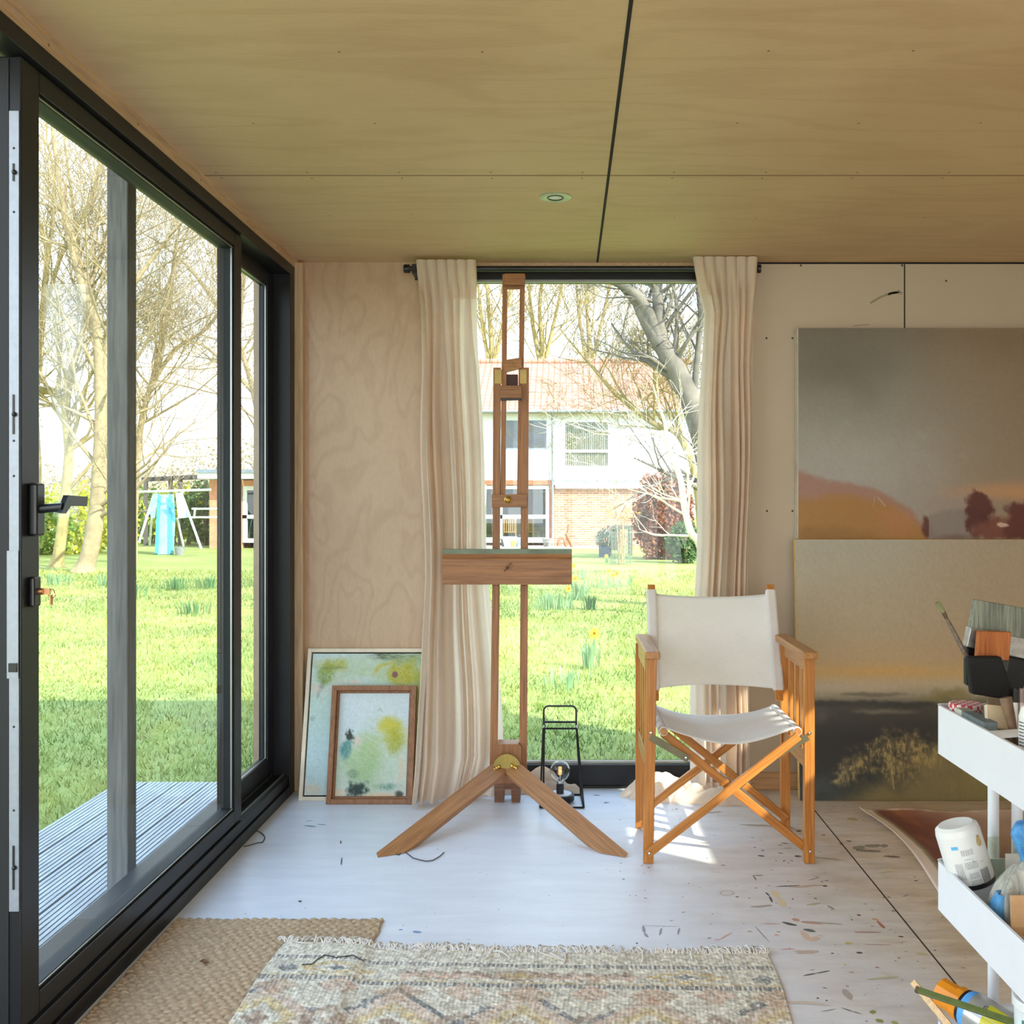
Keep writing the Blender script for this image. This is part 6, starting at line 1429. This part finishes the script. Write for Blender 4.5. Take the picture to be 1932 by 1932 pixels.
# daffodils in clumps
m_daf = leafmat('daffodil_leaf', (136, 164, 118), .15, .3); m_dafd = leafmat('deep_daffodil_leaf', (92, 128, 84), .15, .3); m_pet = M('daffodil_yellow', (240, 206, 40), .6, var=.06); m_trp = M('daffodil_orange', (238, 176, 30), .6)
def daffodil(base, nl, h, flowers, mat, seed, label, spread=.12):
    rs = random.Random(seed); b = Vector(base); r = thing('daffodil_clump', b, label, 'flower', 'daffodils on the lawn')
    lv = MB()
    for i in range(nl):
        a = rs.uniform(0, 6.28); rr = rs.uniform(0, spread); hh = h * rs.uniform(.55, 1.0); ln = rs.uniform(.05, .35) * hh; p = b + Vector((rr * math.cos(a), rr * math.sin(a), 0)); w = rs.uniform(.006, .010)
        o = Vector((math.cos(a), math.sin(a), 0)); s = Vector((-o.y, o.x, 0)) * w
        q = [p, p + o * ln * .2 + Vector((0, 0, hh * .5)), p + o * ln * .6 + Vector((0, 0, hh * .85)), p + o * ln + Vector((0, 0, hh))]
        k = [.9, 1, .8, .15]
        lv.add([x for i2, c in enumerate(q) for x in (c - s * k[i2], c + s * k[i2])], [(0, 1, 3, 2), (2, 3, 5, 4), (4, 5, 7, 6)], True)
    lv.build('leaves', mat, r)
    for i in range(flowers):
        a = rs.uniform(0, 6.28); p = b + Vector((spread * .7 * math.cos(a), spread * .7 * math.sin(a), 0)); hh = h * rs.uniform(.95, 1.2); tp = p + Vector((rs.uniform(-.04, .04), -.03, hh))
        f = MB(); f.tube([p, p.lerp(tp, .6) + Vector((0, .01, 0)), tp], .004, 5)
        f.build('stem', mat, r)
        fl = MB(); nd = Vector((rs.uniform(-.5, .5), -1, rs.uniform(-.1, .4))).normalized(); o = nd.orthogonal().normalized()
        for j in range(6):
            v1 = o.copy(); v1.rotate(Matrix.Rotation(j * math.pi / 3, 3, nd)); sd_ = nd.cross(v1)
            fl.add([tp, tp + v1 * .030 + sd_ * .020 + nd * .004, tp + v1 * .058, tp + v1 * .030 - sd_ * .020 + nd * .004], [(0, 1, 2, 3)])
        fo = fl.build('petals', m_pet, r)
        MB().lathe([(.008, 0), (.011, .012), (.017, .026)], tp, nd, 10).build('trumpet', m_trp, fo)
for i, (px, py, nl, hp, nf, m, lab) in enumerate(((1112, 1262, 34, 62, 1, m_daf, 'daffodil clump with a single open flower, in the middle of the lawn view'), (1214, 1262, 14, 58, 0, m_dafd, 'sparse tuft of tall daffodil leaves beside the chair'), (1113, 1150, 60, 30, 0, m_dafd, 'dense dark tuft of daffodil leaves right of the easel tray'), (1062, 1148, 50, 34, 1, m_daf, 'broad pale daffodil clump just under the right end of the easel tray'), (1035, 1150, 46, 34, 0, m_daf, 'pale daffodil leaves behind the right upright of the easel'), (1088, 1130, 40, 36, 1, m_daf, 'pale daffodil clump with one flower near the right end of the tray'),
        (1100, 1092, 20, 22, 1, m_daf, 'small far daffodil with one flower right of the easel tray'), (1134, 1108, 24, 22, 1, m_daf, 'far daffodil clump midway between tray and chair'), (1162, 1108, 24, 26, 2, m_daf, 'far daffodil clump with two flowers'), (1190, 1104, 10, 24, 0, m_daf, 'thin pale daffodil stems above the chair back'), (1142, 1048, 16, 14, 2, m_dafd, 'farthest daffodils beside the planter'), (1148, 1062, 10, 12, 1, m_dafd, 'tiny daffodil on the lawn in front of the planter'),
        (1075, 1300, 18, 40, 0, m_daf, 'low grass-like daffodil tuft left of the flowering clump'), (1290, 1150, 30, 30, 0, m_daf, 'pale daffodil leaves at the edge of the right curtain'), (1012, 1345, 16, 16, 0, m_gr, 'low broad leaved green weed by the wire lantern'), (250, 1125, 50, 26, 0, m_dafd, 'daffodil leaves behind the timber post'), (330, 1112, 60, 26, 0, m_dafd, 'row of dark daffodil leaves on the lawn right of the post'), (395, 1110, 60, 24, 0, m_dafd, 'dark daffodil leaves by the edge of the sliding sash'), (110, 1105, 60, 26, 0, m_daf, 'daffodil leaves at the foot of the left trees'), (200, 1105, 50, 24, 0, m_daf, 'daffodil leaves at the foot of the thick trunk'), (370, 1160, 40, 30, 0, m_dafd, 'nearer dark daffodil tuft seen through the sliding sash'))):
    b = PZ(px, py, GZ); h = hp * b.y / F
    daffodil(b, nl, h, nf, m, 300 + i, lab, spread=.10 if i < 3 else .28 if py > 1090 else .18)
# fallen leaves are left out; short blades of grass over the nearer lawn
rs = np.random.RandomState(77); N = 150000
yy = 3.2 + (22 - 3.2) * rs.rand(N) ** 1.9; xx = -.15 * yy + (rs.rand(N) * 2 - 1) * (yy * .42)
pz = fbm(xx * .7, yy * .7, 300); keep = (rs.rand(N) < (.35 + 1.0 * pz)) & ~((xx > -2.09) & (xx < 2.8) & (yy < 4.93)); xx, yy = xx[keep], yy[keep]; N = len(xx)
hh = (.016 + .026 * rs.rand(N)) * (.7 + .8 * fbm(xx * .5, yy * .5, 301)) * (1 + yy * .03); an = rs.rand(N) * 6.283; w = .0025 + .0003 * yy
bx_, by_ = np.cos(an) * w, np.sin(an) * w; lx, ly = rs.normal(size=N) * hh * .5, rs.normal(size=N) * hh * .5
V = np.stack([np.stack([xx - bx_, yy - by_, np.full(N, GZ)], 1), np.stack([xx + bx_, yy + by_, np.full(N, GZ)], 1), np.stack([xx + lx, yy + ly, GZ + hh], 1)], 1).reshape(-1, 3)
gcol = np.array([152, 160, 92.]) + (fbm(xx * 1.3, yy * 1.3, 302)[:, None] - .5) * np.array([130, 84, 60.]) + (fbm(xx * .45, yy * .9, 303)[:, None] - .5) * np.array([80, 70, 30.]) + rs.normal(size=(N, 1)) * 24
gm = MB(); gm.v = V.tolist(); gm.f = [(3 * i, 3 * i + 1, 3 * i + 2) for i in range(N)]; gm.sm = [False] * N
t = NT('grass_blades'); a = t.n('ShaderNodeVertexColor', layer_name='Col'); b = t.bsdf(a.outputs[0], .8, spec=.15); tr_n = t.n('ShaderNodeBsdfTranslucent'); t.l(a.outputs[0], tr_n.inputs[0]); mx = t.n('ShaderNodeMixShader'); mx.inputs[0].default_value = .35
t.l(b.outputs[0], mx.inputs[1]); t.l(tr_n.outputs[0], mx.inputs[2]); t.l(mx.outputs[0], t.out.inputs[0])
tag(gm.build('grass', t.m, col=np.repeat(lin(np.clip(gcol, 20, 255)), 3, axis=0)), 'short uneven spring grass covering the lawn', 'grass', kind='stuff')

# things that repeat share a group phrase
for o in list(COL.objects):
    if o.parent is None and 'category' in o and 'group' not in o:
        k = o.name.split('.')[0]
        g = {'bare_tree': 'bare trees in the garden', 'hedgerow_tree': 'hedgerow beyond the garden', 'garden_bush': 'shrubs across the lawn', 'flower_pot': 'pots on the patio',
             'wooden_chair': 'wooden chairs at the house', 'landscape_painting': 'landscape canvases on the right of the back wall', 'framed_painting': 'framed abstracts leaning by the sliding door',
             'curtain': 'linen curtains at the tall window', 'paint_brush': 'paint brushes on the trolley', 'marker_pen': 'pens on the trolley', 'paint_bottle': 'paint bottles on the trolley'}.get(k)
        if g: o['group'] = g
